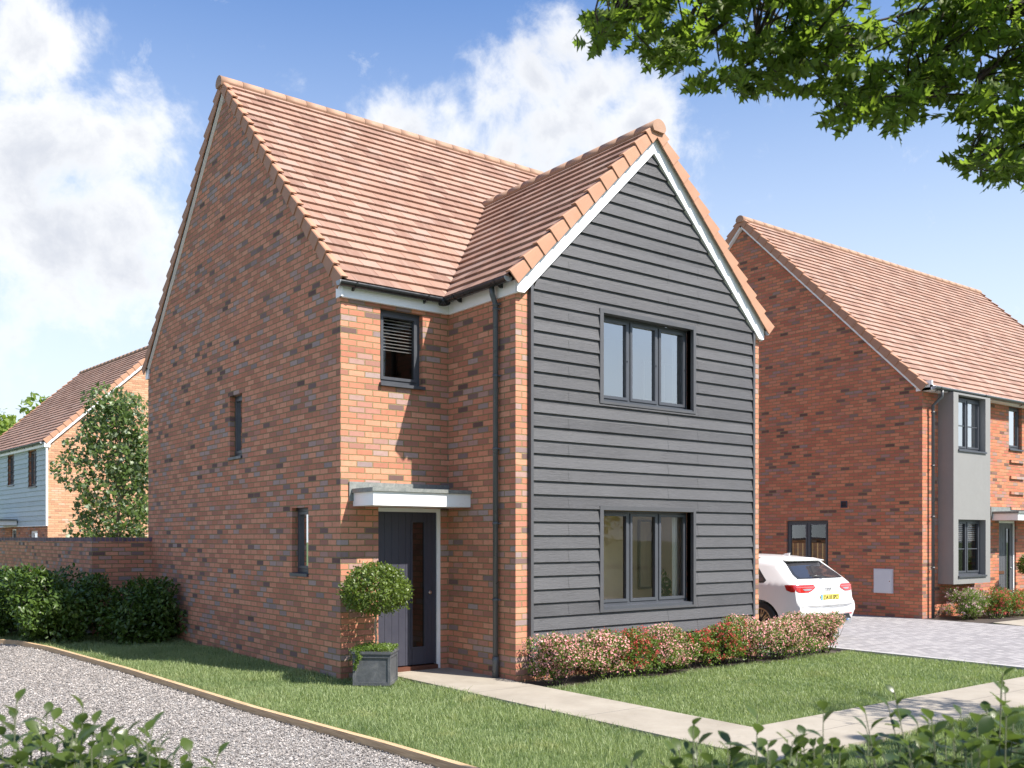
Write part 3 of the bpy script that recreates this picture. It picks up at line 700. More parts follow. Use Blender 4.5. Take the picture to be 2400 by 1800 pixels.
# canopy
mb = MB(); mb.box(.17, XW-.002, -.513, -.002, 2.137, 2.305)
cn = mb.build('canopy', M['white'], H)
mb = MB(); mb.box(.145, XW-.003, -.54, -.003, 2.307, 2.352); mb.box(.111, XW-.004, -.022, -.004, 2.20, 2.44)
mb.box(.14, .166, -.53, -.024, 2.30, 2.345)
mb.build('canopy_roof', M['lead'], cn)

# things seen through the windows
def picture(name, P, u0, u1, z0, z1, d, cols, label, mat_f):
    t = empty(name, P((u0+u1)/2, z0, d)); o = Vector(t.location)
    tag(t, label, 'picture')
    Q = lambda u, z, dd: Vector(P(u, z, dd))-o
    f = MB(); w = .03
    f.pbox(Q, u0, u1, z0, z0+w, d-.03, d); f.pbox(Q, u0, u1, z1-w, z1, d-.03, d); f.pbox(Q, u0, u0+w, z0+w, z1-w, d-.03, d); f.pbox(Q, u1-w, u1, z0+w, z1-w, d-.03, d)
    f.build('picture_frame', mat_f, t)
    c = MB(); c.pbox(Q, u0+w, u1-w, z0+w, z1-w, d-.018, d-.004); c.build('canvas', cols, t)
    return t
def canvas_mat():
    m, nt, p = new_mat('abstract_canvas'); g = G(nt); n = g.noise(g.scalev(g.obj(), (3, 3, .8)), 2.2, 7, .7, 1)
    g.L.new(g.ramp(n, [(.35, (.72, .58, .38)), (.55, (.62, .48, .32)), (.7, (.22, .17, .13))]), p.inputs['Base Color']); p.inputs['Roughness'].default_value = .8; return m
picture('wall_picture', Pg, 4.83, 5.13, .97, 2.02, 1.18, canvas_mat(), 'tall beige abstract canvas hanging in the ground floor room', simple('picture_frame_brown', (.12, .07, .04), .5))

M['curtain'] = simple('white_curtain', (.82, .80, .77), .8)
for z0, z1 in ((.45, 2.2), (3.2, 4.66)):
    mb = MB(); n_ = 14
    for k in range(n_):
        x0 = 4.585+.15*k/n_; x1 = 4.585+.15*(k+1)/n_; y0 = YW+.24+.022*math.sin(k*1.6); y1 = YW+.24+.022*math.sin((k+1)*1.6); mb.face([(x0, y0, z0), (x1, y1, z0), (x1, y1, z1), (x0, y0, z1)], smooth=True)
    mb.build('curtain', M['curtain'], H)
CBL = simple('pale_blue_print', (.42, .50, .60), .7); CFR = simple('white_picture_mount', (.85, .85, .84), .5)
picture('wall_picture', Pg, 4.92, 5.24, 3.84, 4.44, 1.18, CBL, 'left of two white framed pictures in the upstairs room', CFR)
picture('wall_picture', Pg, 5.36, 5.66, 3.84, 4.44, 1.18, CBL, 'right of two white framed pictures in the upstairs room', CFR)

# ================================================================== NEIGHBOUR HOUSE (right)
NX, NY, NYB, NXR = 14.03, .37, 10.0, 25.9
NM = (NY+NYB)/2; KN = .985; NEZ = 4.98
NH = empty('brick_house', (NX, NY, 0))
tag(NH, 'orange brick house with grey window bay, behind the white car on the right', 'house')
Qg = lambda u, z, d: (d, u-NY, z)                       # gable facing left (local)
Qf = lambda u, z, d: (u-NX, d, z)                       # front
nz_ = lambda y: NEZ+(min(y, 2*NM-y)-NY+.13)*KN-.09
mb = MB(); wall(mb, Qg, NY, NYB, -.1, [(NY, nz_(NY)-.0), (NM, nz_(NM)), (NYB, nz_(NYB))], [(2.70, 3.874, .05, 2.158)], .09); mb.build('gable_wall', M['brick_n'], NH)
mb = MB(); wall(mb, Qf, NX, NXR, -.1, [(NX, 4.95), (NXR, 4.95)], [(15.2, 16.2, .85, 2.2), (15.2, 16.2, 3.6, 4.85), (17.90, 18.56, 3.87, 4.90), (17.407, 18.26, .0, 2.15), (20.5, 22, .9, 2.15), (20.5, 22, 3.7, 4.85)], .1); mb.build('front_wall', M['brick_n'], NH)
mb = MB(); wall(mb, lambda u, z, d: (NXR-NX-d, u-NY, z), NY, NYB, -.1, [(NY, nz_(NY)), (NM, nz_(NM)), (NYB, nz_(NYB))]); wall(mb, lambda u, z, d: (u-NX, NYB-NY-d, z), NX, NXR, -.1, [(NX, 4.95), (NXR, 4.95)]); mb.build('rear_wall', M['brick_n'], NH)
sn = 1/math.sqrt(1+KN*KN); LN = (NM-NY+.13)/sn; U_ = (1, 0, 0)
nr = slope((0, -.13, NEZ), U_, (0, sn, KN*sn), (0, -KN*sn, sn), LN, lambda v: -.02, lambda v: NXR-NX+.02, M['tile'], NH)
slope((0, NYB-NY+.13, NEZ), U_, (0, -sn, KN*sn), (0, KN*sn, sn), LN, lambda v: -.02, lambda v: NXR-NX+.02, M['tile'], nr, 'back_slope')
zn = NEZ+(NM-NY+.13)*KN
ridge((-.15, NM-NY, zn), (NXR-NX+.1, NM-NY, zn), M['ridge'], nr, seg=.42)
for x, w in ((-.05, (-1, 0, 0)), (NXR-NX+.05, (1, 0, 0))):
    verge((x, -.13, NEZ), (0, sn, KN*sn), (0, -KN*sn, sn), w, LN, M['verge'], nr, drop=.13)
    verge((x, NYB-NY+.13, NEZ), (0, -sn, KN*sn), (0, KN*sn, sn), w, LN, M['verge'], nr, drop=.13)
mb = MB()
for o, v, n in ((Vector((0, -.13, NEZ)), Vector((0, sn, KN*sn)), Vector((0, -KN*sn, sn))), (Vector((0, NYB-NY+.13, NEZ)), Vector((0, -sn, KN*sn)), Vector((0, KN*sn, sn)))):
    P8 = lambda w, vv, h: o+Vector((-w, 0, 0))+v*vv+n*h
    mb.hexa([P8(.003, .16, -.17), P8(.10, .16, -.17), P8(.10, .16, -.12), P8(.003, .16, -.12), P8(.003, LN, -.17), P8(.10, LN, -.17), P8(.10, LN, -.12), P8(.003, LN, -.12)])
mb.build('bargeboard', M['soffit'], NH)
mb = MB(); mb.box(-.05, NXR-NX+.05, -.22, -.002, 4.90, 4.955); mb.box(-.05, NXR-NX+.05, -.24, -.20, 4.956, 5.0); mb.box(-.05, -.002, -.24, .12, 4.9, 5.1); mb.build('fascia', M['white'], NH)
ng = gutter((-.03, -.27, 4.97), (NXR-NX, -.27, 4.97), (0, -1, 0), M['grey_pipe'], NH, r=.062, brackets=1.9)
pipe([(.32, -.27, 4.93), (.32, -.27, 4.78), (.27, -.09, 4.6), (.27, -.09, 0)], M['grey_pipe'], NH, (4.45, 3.3, 2.2, 1.1), shoe=False)
# bay frame
mb = MB(); wall(mb, lambda u, z, d: (u-NX, -.35+d, z), 14.668, 16.283, .74, [(14.668, 4.9), (16.283, 4.9)], [(14.873, 16.064, 3.66, 4.86), (14.873, 16.07, .90, 2.147)], .22)
mb.face([(14.668-NX, -.35, .74), (14.668-NX, 0, .74), (14.668-NX, 0, 4.9), (14.668-NX, -.35, 4.9)]); mb.face([(16.283-NX, -.35, .74), (16.283-NX, 0, .74), (16.283-NX, 0, 4.9), (16.283-NX, -.35, 4.9)])
mb.face([(14.668-NX, -.35, .74), (16.283-NX, -.35, .74), (16.283-NX, 0, .74), (14.668-NX, 0, .74)]); mb.build('window_bay', M['bay'], NH)
Qb = lambda u, z, d: (u-NX, -.35+d, z)
window(NH, Qb, 14.873, 16.064, 3.68, 4.83, .14, 2, True, so=.03, glassm='glass_up'); window(NH, Qb, 14.873, 16.07, .93, 2.147, .14, 2, True, so=.03, blind=.45)
window(NH, Qf, 17.90, 18.56, 3.89, 4.90, .08, 1, so=.04, glassm='glass_up', blind=.45)
window(NH, Qf, 20.5, 22, .9, 2.15, .08, 2, so=.04); window(NH, Qf, 20.5, 22, 3.7, 4.85, .08, 2, so=.04, glassm='glass_up')
for a in ((14.6, 17, .5, 2.6), (14.6, 17, 3.3, 5), (17.4, 19, 3.4, 5), (20, 22.5, .5, 2.5), (20, 22.5, 3.4, 5)): room(Qf, a[0], a[1], a[2], a[3], .16, 2.2, M['dark_in'] if a[2] < 3 else M['room_u'], NH)
M['door_g'] = simple('grey_door', (.075, .078, .09), .42, var=.04)
door(NH, Qf, 17.407, 18.26, .0, 2.15, M['white'], M['door_g'])
room(Qf, 17.3, 18.4, -.05, 2.4, .17, .8, M['dark_in'], NH, 'entrance_hall')
mb = MB(); mb.box(17.06-NX, 18.9-NX, -.6, -.002, 2.155, 2.31); nc = mb.build('canopy', M['white'], NH)
mb = MB(); mb.box(17.03-NX, 18.93-NX, -.63, -.003, 2.312, 2.36); mb.box(16.99-NX, 18.97-NX, -.025, -.004, 2.2, 2.47); mb.build('canopy_roof', M['lead'], nc)
# projecting brick strips
for k, z in enumerate((3.55, 3.16, 2.79, 2.60+.18-.36+.36-.36)):
    mb = MB(); mb.box(17.93-NX, 18.62-NX, -.045, -.001, z, z+.068); mb.build('brick_strip', M['brick'], NH)
# side French doors, extract vent, meter box
window(NH, Qg, 2.70, 3.874, .06, 2.15, .05, 2, True, sill=False, fr=.05, glassm='glass')
def fence_room():
    m, nt, p = new_mat('slatted_screen'); g = G(nt); sx = g.n('ShaderNodeSeparateXYZ'); g.L.new(g.uv(), sx.inputs[0])
    f = g.m('LESS_THAN', g.m('FRACT', g.m('MULTIPLY', sx.outputs[0], 7.2)), .22)
    g.L.new(g.mix(f, (.12, .07, .035, 1), (.50, .36, .14, 1)), p.inputs['Base Color']); return m
room(Qg, 2.5, 4.1, 0, 2.4, .13, 1.6, M['dark_in'], NH)
mb = MB(); mb.face([Qg(2.74, .08, .125), Qg(3.84, .08, .125), Qg(3.84, 1.62, .125), Qg(2.74, 1.62, .125)], [(2.74, 0), (3.84, 0), (3.84, 1), (2.74, 1)]); mb.build('door_screen', fence_room(), NH)
mb = MB(); a, b, c, e = 2.189, 2.346, 2.439, 2.594
mb.pbox(Qg, a, a+.015, c, e, -.03, -.001); mb.pbox(Qg, b-.015, b, c, e, -.03, -.001); mb.pbox(Qg, a+.015, b-.015, e-.015, e, -.03, -.001); mb.pbox(Qg, a+.015, b-.015, c, c+.012, -.03, -.001)
for i in range(5): z = c+.02+i*.025; mb.hexa([Qg(a+.015, z, -.03), Qg(b-.015, z, -.03), Qg(b-.015, z+.014, -.004), Qg(a+.015, z+.014, -.004), Qg(a+.015, z+.004, -.03), Qg(b-.015, z+.004, -.03), Qg(b-.015, z+.018, -.004), Qg(a+.015, z+.018, -.004)])
mb.build('extract_vent', simple('blue_black_vent', (.03, .045, .07), .4), NH)
M['meter'] = simple('meter_box_grey', (.55, .56, .60), .4, var=.03)
mb = MB(); mb.pbox(Qg, 1.045, 1.496, .52, 1.06, -.045, -.001); mx_ = mb.build('meter_box', M['meter'], NH)
mb = MB(); mb.pbox(Qg, 1.065, 1.476, .54, 1.04, -.058, -.046); md = mb.build('meter_door', M['meter'], mx_)
mb = MB(); mb.tube([Qg(1.10, .79, -.058), Qg(1.10, .79, -.064)], .012, 10); mb.build('latch', M['chrome'], md)

# ================================================================== LEFT HOUSE (rear left, slightly turned)
LH = empty('brick_house', (1.705, 24.35, 0), R_(4.6))
tag(LH, 'house with pale blue boarded side and orange brick gable, far left', 'house')
LW_, LL, KL, LEZ = 8.1, 9.0, .94, 4.98
Rg = lambda u, z, d: (u, d, z); Rs = lambda u, z, d: (d, u, z)
lm = LW_/2; lz = lambda x: LEZ+(min(x, 2*lm-x)+.13)*KL-.10
mb = MB(); wall(mb, Rg, 0, LW_, -.1, [(0, lz(0)), (lm, lz(lm)), (LW_, lz(LW_))]); mb.build('gable_wall', M['brick_l'], LH)
mb = MB(); wall(mb, Rs, 0, LL, -.1, [(0, 4.9), (LL, 4.9)], [(1.12, 2.0, .3, 2.0), (3.65, 4.3, .0, 2.07), (1.115, 2.05, 3.54, 4.77), (3.8, 4.62, 3.69, 4.77)], .12); mb.build('side_wall', M['brick'], LH)
mb = MB(); wall(mb, lambda u, z, d: (LW_-d, u, z), 0, LL, -.1, [(0, 4.9), (LL, 4.9)]); wall(mb, lambda u, z, d: (u, LL-d, z), 0, LW_, -.1, [(0, lz(0)), (lm, lz(lm)), (LW_, lz(LW_))]); mb.build('rear_wall', M['brick_l'], LH)
sl = 1/math.sqrt(1+KL*KL); LLn = (lm+.13)/sl
lr = slope((-.13, -.03, LEZ), (0, 1, 0), (sl, 0, KL*sl), (-KL*sl, 0, sl), LLn, lambda v: -.0, lambda v: LL+.05, M['tile'], LH)
slope((LW_+.13, -.03, LEZ), (0, 1, 0), (-sl, 0, KL*sl), (KL*sl, 0, sl), LLn, lambda v: 0, lambda v: LL+.05, M['tile'], lr, 'far_slope')
zl = LEZ+(lm+.13)*KL; ridge((lm, -.1, zl), (lm, LL+.1, zl), M['ridge'], lr, seg=.42)
for x, v, n in ((-.13, (sl, 0, KL*sl), (-KL*sl, 0, sl)), (LW_+.13, (-sl, 0, KL*sl), (KL*sl, 0, sl))):
    verge((x, -.03, LEZ), v, n, (0, -1, 0), LLn, M['verge'], lr, drop=.11); verge((x, LL, LEZ), v, n, (0, 1, 0), LLn, M['verge'], lr, drop=.11)
mb = MB()
for sg in (1, -1):
    X = lambda x: lm+sg*(x-lm); pl = lambda x: LEZ+(x+.13)*KL-.05
    fr_ = [(-.12, 4.78), (.06, 4.78), (.06, pl(.06)-.2), (lm, pl(lm)-.2), (lm, pl(lm)), (-.12, pl(-.12))]
    r0 = [(X(x), -.085, z) for x, z in fr_]; r1 = [(X(x), -.03, z) for x, z in fr_]; mb.prism(r0, r1)
mb.build('bargeboard', M['white'], LH)
mb = MB(); mb.box(-.13, -.002, -.03, LL, 4.79, 4.95); mb.build('fascia', M['white'], LH)
gutter((-.19, .0, 4.95), (-.19, LL, 4.95), (-1, 0, 0), M['black'], LH, r=.06)
mb = MB()
hl = [(1.115, 2.05, 3.54, 4.77), (3.8, 4.62, 3.69, 4.77)]
for k in range(17):
    zb = 2.17+k*.17
    if zb > 4.75: break
    ys = [(0.0, LL)]
    cut = [h for h in hl if zb+.03 < h[3] and zb+.14 > h[2]]
    ed = [0.0]+sorted([q for h in cut for q in (h[0], h[1])])+[LL]
    for a, b in zip(ed[::2], ed[1::2]):
        mb.face([(-.045, a, zb), (-.045, b, zb), (-.022, b, min(4.80, zb+.172)), (-.022, a, min(4.80, zb+.172))], [(a, zb-2.17), (b, zb-2.17), (b, zb-2.002), (a, zb-2.002)])
        mb.face([(-.003, a, zb), (-.003, b, zb), (-.045, b, zb), (-.045, a, zb)], [(a, .01)]*4)
mb.build('weatherboarding', M['clad_b'], LH)
mb = MB(); mb.box(-.06, -.001, -.05, .03, 2.15, 4.79); mb.box(-.059, -.046, .031, LL, 2.14, 2.168); mb.build('corner_trim', M['white'], LH)
for h in hl: window(LH, Rs, h[0], h[1], h[2], h[3], .06, 2, True, so=.06)
window(LH, Rs, 1.12, 2.0, .3, 2.0, .06, 1, so=.03, fm='white')
door(LH, Rs, 3.65, 4.3, 0, 2.07, M['white'], M['door_g'])
for a in ((.8, 2.4, 3.2, 4.9), (3.4, 5, 3.2, 4.9), (.8, 2.4, .2, 2.3), (3.4, 4.6, -.05, 2.3)): room(Rs, *a, .17, 1.8, M['dark_in'], LH)
mb = MB(); mb.box(-.7, -.062, 3.35, 5.2, 2.20, 2.36); cn3 = mb.build('canopy', M['white'], LH)
mb = MB(); mb.box(-.74, -.063, 3.3, 5.25, 2.362, 2.42); mb.build('canopy_roof', M['lead'], cn3)

# ================================================================== GARDEN WALL
GW = empty('garden_wall', (-1.044, 7.473, 0)); tag(GW, 'red brick garden wall with blue brick coping, left of the middle house', 'wall')
WH = 1.68
mb = MB(); P1 = lambda u, z, d: (u, d, z); P2 = lambda u, z, d: (d, u, z)
wall(mb, P1, 0, 1.042, -.1, [(0, WH), (1.042, WH)]); wall(mb, P2, 0, 22, -.1, [(0, WH), (22, WH)])
wall(mb, lambda u, z, d: (.215, u, z), .215, 22, -.1, [(0, WH), (22, WH)]); wall(mb, lambda u, z, d: (u, .215, z), .215, 1.04, -.1, [(0, WH), (1.04, WH)])
mb.build('brickwork', M['brick'], GW)
mb = MB(); t = .003
def cop(x0, x1, y0, y1):
    mb.box(x0, x1, y0, y1, WH+.001, WH+.075)
cop(-t, 1.04, -t, .218); cop(-t, .218, .219, 22)
mb.build('coping', M['coping'], GW)

# ================================================================== GROUND
def struct(name, pts, z, mat, uvs=1):
    mb = MB(); mb.face([(x, y, z) for x, y in pts]); o = mb.build(name, mat); o['kind'] = 'structure'; return o
def soil_grass():
    m, nt, p = new_mat('lawn_base'); g = G(nt); o = g.obj(); n = g.noise(o, 1.2, 8, .65); n2 = g.noise(o, 60, 4)
    g.L.new(g.mix(g.mapr(g.m('ADD', g.m('MULTIPLY', n, .6), g.m('MULTIPLY', n2, .4)), .35, .65), (.05, .085, .03, 1), (.10, .145, .055, 1)), p.inputs['Base Color'])
    p.inputs['Roughness'].default_value = .95; g.L.new(g.bump(n2, 1, .02), p.inputs['Normal']); return m
struct('ground', [(-400, -400), (400, -400), (400, 400), (-400, 400)], -.03, soil_grass())
def path_mat():
    m, nt, p = new_mat('pale_concrete_slab'); g = G(nt); o = g.obj()
    a = g.noise(o, 1.6, 8, .65, .3); b = g.noise(o, 26, 6, .7)
    c = g.mix(g.mapr(a, .3, .7), (.24, .21, .17, 1), (.345, .31, .26, 1)); c = g.mix(g.mapr(b, .35, .7, 0, .3), c, (.30, .27, .22, 1))
    c = g.mix(g.mapr(g.noise(g.scalev(o, (1, 1, 1), (4, 2, 0)), 5, 8, .75, .8), .56, .70, 0, .6), c, (.22, .20, .165, 1))
    sx = g.n('ShaderNodeSeparateXYZ'); g.L.new(o, sx.inputs[0])
    def joint(v, per, off, w): return g.m('LESS_THAN', g.m('ABSOLUTE', g.m('SUBTRACT', g.m('FRACT', g.m('DIVIDE', g.m('ADD', v, off), per)), .5)), w)
    j1 = g.m('MULTIPLY', joint(sx.outputs[1], 1.8, 1.0, .0035), g.m('LESS_THAN', sx.outputs[0], 1.552))
    j2 = g.m('MULTIPLY', joint(sx.outputs[0], 1.8, .25, .0035), g.m('LESS_THAN', sx.outputs[1], -5.04))
    j3 = g.m('MULTIPLY', g.m('LESS_THAN', g.m('ABSOLUTE', g.m('ADD', sx.outputs[1], 5.52)), .006), g.m('GREATER_THAN', sx.outputs[0], .8))
    j = g.m('MAXIMUM', g.m('MAXIMUM', j1, j2), j3)
    c = g.mix(g.m('MULTIPLY', j, .8), c, (.12, .11, .10, 1))
    g.L.new(c, p.inputs['Base Color']); p.inputs['Roughness'].default_value = .8
    g.L.new(g.bump(g.m('SUBTRACT', b, j), .35, .006), p.inputs['Normal']); return m
M['path'] = path_mat()
mb = MB()
mb.face([(.64, -6.0, .02), (1.552, -6.0, .02), (1.552, -1.462, .02), (.64, -1.462, .02)]); mb.face([(.64, -1.462, .02), (1.59, -1.462, .02), (1.59, .11, .02), (.64, .11, .02)])
mb.face([(.5, .0, .02), (.64, .0, .02), (.64, .11, .02), (.5, .11, .02)])
mb.face([(1.552, -6.0, .02), (11, -6.0, .02), (11, -5.04, .02), (1.552, -5.04, .02)])
mb.face([(.64, -6, -.03), (.64, -.0, -.03), (.64, -.0, .02), (.64, -6, .02)]); mb.face([(1.552, -5.04, -.03), (1.552, -1.47, -.03), (1.552, -1.47, .02), (1.552, -5.04, .02)])
mb.face([(1.552, -5.04, -.03), (11, -5.04, -.03), (11, -5.04, .02), (1.552, -5.04, .02)]); mb.face([(.64, -6, -.03), (11, -6, -.03), (11, -6, .02), (.64, -6, .02)])
pth = mb.build('path', M['path']); pth['kind'] = 'structure'
mb = MB(); mb.face([(14.95, -1.75, .008), (24, -1.75, .008), (24, -1.0, .008), (14.95, -1.0, .008)]); mb.face([(17.3, -.999, .008), (18.4, -.999, .008), (18.4, .36, .008), (17.3, .36, .008)]); mb.face([(14.03, -1.75, .008), (14.95, -1.75, .008), (14.95, -1.0, .008), (14.3, -1.0, .008)])
p2 = mb.build('path', M['path']); p2['kind'] = 'structure'
def paver_mat():
    m, nt, p = new_mat('grey_block_paving'); g = G(nt); uv = g.uv()
    b = g.n('ShaderNodeTexBrick'); g.L.new(g.scalev(uv, (1, 1, 1)), b.inputs['Vector'])
    for k, v in (('Scale', 1), ('Brick Width', .2), ('Row Height', .1), ('Mortar Size', .007), ('Mortar Smooth', .3), ('Bias', 0)): b.inputs[k].default_value = v
    b.inputs['Color1'].default_value = (0, 0, 0, 1); b.inputs['Color2'].default_value = (1, 1, 1, 1)
    t = g.n('ShaderNodeSeparateColor'); g.L.new(b.outputs['Color'], t.inputs[0])
    c = g.ramp(t.outputs[0], [(0, (.21, .20, .205)), (.5, (.275, .262, .268)), (1, (.335, .32, .32))])
    c = g.mix(g.mapr(g.noise(uv, .5, 6), .3, .7, 0, .2), c, (.24, .23, .235, 1)); c = g.mix(b.outputs['Fac'], c, (.13, .125, .13, 1))
    g.L.new(c, p.inputs['Base Color']); p.inputs['Roughness'].default_value = .8
    g.L.new(g.bump(g.m('SUBTRACT', g.noise(uv, 90, 3), g.m('MULTIPLY', b.outputs['Fac'], 2)), .5, .005), p.inputs['Normal']); return m
M['paver'] = paver_mat()
struct('driveway', [(7.72, -30), (14.03, -30), (14.03, 12), (7.72, 12)], .004, M['paver'])
mb = MB(); mb.face([(6.21, -1.0, .0), (7.72, -1.0, .0), (7.72, 12, .0), (6.21, 12, .0)]); mb.build('driveway', M['paver'])['kind'] = 'structure'
mb = MB(); mb.box(7.60, 7.72, -5.03, -1.0, -.03, .03); k = mb.build('kerb', simple('kerb_concrete', (.34, .33, .33), .85, var=.1)); k['kind'] = 'structure'
bed = struct('flower_bed', [(1.553, -2.12), (7.6, -2.12), (7.6, YW), (1.6, YW)], -.012, M['soil'])
bed2 = struct('flower_bed', [(14.04, -.98), (17.28, -.98), (17.28, .365), (14.04, .365)], .006, M['soil'])
bed3 = struct('flower_bed', [(18.45, -.98), (24, -.98), (24, .365), (18.45, .365)], .006, M['soil'])

def gravel_mat(stone=False):
    m, nt, p = new_mat('grey_gravel_stone' if stone else 'grey_gravel_bed'); g = G(nt)
    if stone:
        ri = g.n('ShaderNodeNewGeometry').outputs['Random Per Island']
        c = g.ramp(ri, [(0, (.06, .053, .05)), (.15, (.155, .14, .132)), (.45, (.235, .213, .20)), (.8, (.33, .302, .285)), (1, (.50, .47, .445))])
        c = g.mix(g.mapr(g.noise(g.obj(), 60, 4), .3, .7, 0, .3), c, (.3, .27, .25, 1)); g.L.new(c, p.inputs['Base Color'])
    else:
        v = g.n('ShaderNodeTexVoronoi'); v.inputs['Scale'].default_value = 62; g.L.new(g.obj(), v.inputs['Vector'])
        t = g.n('ShaderNodeSeparateColor'); g.L.new(v.outputs['Color'], t.inputs[0])
        c = g.ramp(t.outputs[0], [(0, (.12, .11, .11)), (.3, (.30, .285, .275)), (1, (.52, .5, .475))])
        c = g.mix(g.mapr(v.outputs['Distance'], .35, .75, 0, .8), c, (.07, .065, .06, 1)); g.L.new(c, p.inputs['Base Color'])
        g.L.new(g.bump(g.m('SUBTRACT', 1, v.outputs['Distance']), 1, .015), p.inputs['Normal'])
    p.inputs['Roughness'].default_value = .85; return m
EDG = [(-1.30, -7.3), (-1.432, -4.885), (-1.504, -3.687), (-1.70, -1.479), (-1.878, 2.291), (-2.13, 5.6), (-2.35, 6.9), (-3.1, 8.3), (-4.6, 9.9), (-7, 11.3)]
struct('gravel_drive', [(x-.02, y) for x, y in EDG]+[(-20, 12), (-20, -7.3)], -.022, gravel_mat())
# timber edging board
def wood_mat():
    m, nt, p = new_mat('timber_edging'); g = G(nt); uv = g.uv()
    n = g.noise(g.scalev(uv, (1, 30, 1)), 3, 7, .65, .6); g.L.new(g.mix(g.mapr(n, .3, .7), (.30, .185, .095, 1), (.62, .45, .27, 1)), p.inputs['Base Color'])
    p.inputs['Roughness'].default_value = .75; g.L.new(g.bump(n, .4, .004), p.inputs['Normal']); return m
mb = MB(); wd = .06; L_ = 0
def off(i, w):
    a = Vector(EDG[max(i-1, 0)]); b = Vector(EDG[min(i+1, len(EDG)-1)]); d = (b-a).normalized(); n = Vector((d.y, -d.x)); return Vector(EDG[i])+n*w
for i in range(len(EDG)-1):
    a0, a1, b0, b1 = off(i, -wd/2), off(i, wd/2), off(i+1, -wd/2), off(i+1, wd/2); l = (Vector(EDG[i+1])-Vector(EDG[i])).length
    for (p, q, r, s_, v0, v1) in (((*a0, .052), (*a1, .052), (*b1, .052), (*b0, .052), 0, wd), ((*a0, -.05), (*a0, .052), (*b0, .052), (*b0, -.05), .1, .2), ((*a1, -.05), (*a1, .052), (*b1, .052), (*b1, -.05), .3, .4)):
        mb.face([p, q, r, s_], [(L_, v0), (L_, v1), (L_+l, v1), (L_+l, v0)])
    L_ += l
M['timber'] = wood_mat()
tag(mb.build('timber_edging', M['timber']), 'pale timber edging board between the gravel drive and the lawn', 'edging')

def edge_x(y):
    for (a, b), (c, d) in zip(EDG[:-1], EDG[1:]):
        if b <= y <= d: return a+(c-a)*(y-b)/(d-b)
    return EDG[0][0] if y < EDG[0][1] else EDG[-1][0]
ex = np.vectorize(edge_x)
def project(x, y, z=0):
    dx = x-CAM.x; dy = y-CAM.y; zc = dx*FW.x+dy*FW.y; lt = dx*RT.x+dy*RT.y
    return 1200+2254*lt/zc, 1261-2254*(z-CAM.z)/zc, zc
def lumpy(x, y, s=1.0):
    return .5+.25*(np.sin(x*2.1*s+np.sin(y*1.7*s)*1.3)+np.sin(y*2.7*s+x*.9*s+np.sin(x*1.9*s)))
def grass(name, test, box, dens, hmax, label):
    x0, x1, y0, y1 = box; n = int((x1-x0)*(y1-y0)*dens)
    x = rng.uniform(x0, x1, n); y = rng.uniform(y0, y1, n); u, v, zc = project(x, y)
    keep = test(x, y) & (zc > 1.5) & (u > -150) & (u < 2550) & (v < 1990)
    # thin out with distance
    keep &= rng.uniform(0, 1, n) < np.clip((9.5/np.maximum(zc, 1))**1.1, .22, 1)
    x, y, zc = x[keep], y[keep], zc[keep]; n = len(x)
    h = hmax*(.45+.6*lumpy(x, y, 1.3))*rng.uniform(.5, 1.15, n)*np.where(rng.uniform(0, 1, n) < .03, 1.5, 1)
    w = (.0020+.00034*zc)*rng.uniform(.6, 1.3, n)*.7
    a = rng.uniform(0, 2*np.pi, n); lean = rng.uniform(.1, .75, n)*h; b = rng.uniform(0, 2*np.pi, n)
    dx, dy = np.cos(a)*w, np.sin(a)*w; lx, ly = np.cos(b)*lean, np.sin(b)*lean; z = np.full(n, -.03)
    V = np.stack([np.stack([x-dx, y-dy, z], 1), np.stack([x+dx, y+dy, z], 1), np.stack([x+dx*.7+lx*.4, y+dy*.7+ly*.4, z+h*.62], 1), np.stack([x-dx*.7+lx*.4, y-dy*.7+ly*.4, z+h*.62], 1), np.stack([x+lx, y+ly, z+h], 1)], 1).reshape(-1, 3)
    i = np.arange(n)*5
    F = np.concatenate([np.stack([i, i+1, i+2, i+3], 1), np.stack([i+3, i+2, i+4, i+4], 1)])
    # second set as triangles: split quads to triangles for validity
    T = np.concatenate([np.stack([i, i+1, i+2], 1), np.stack([i, i+2, i+3], 1), np.stack([i+3, i+2, i+4], 1)])
    o = np_mesh(name, V, T, M['grass']); tag(o, label, 'grass', kind='stuff'); return o
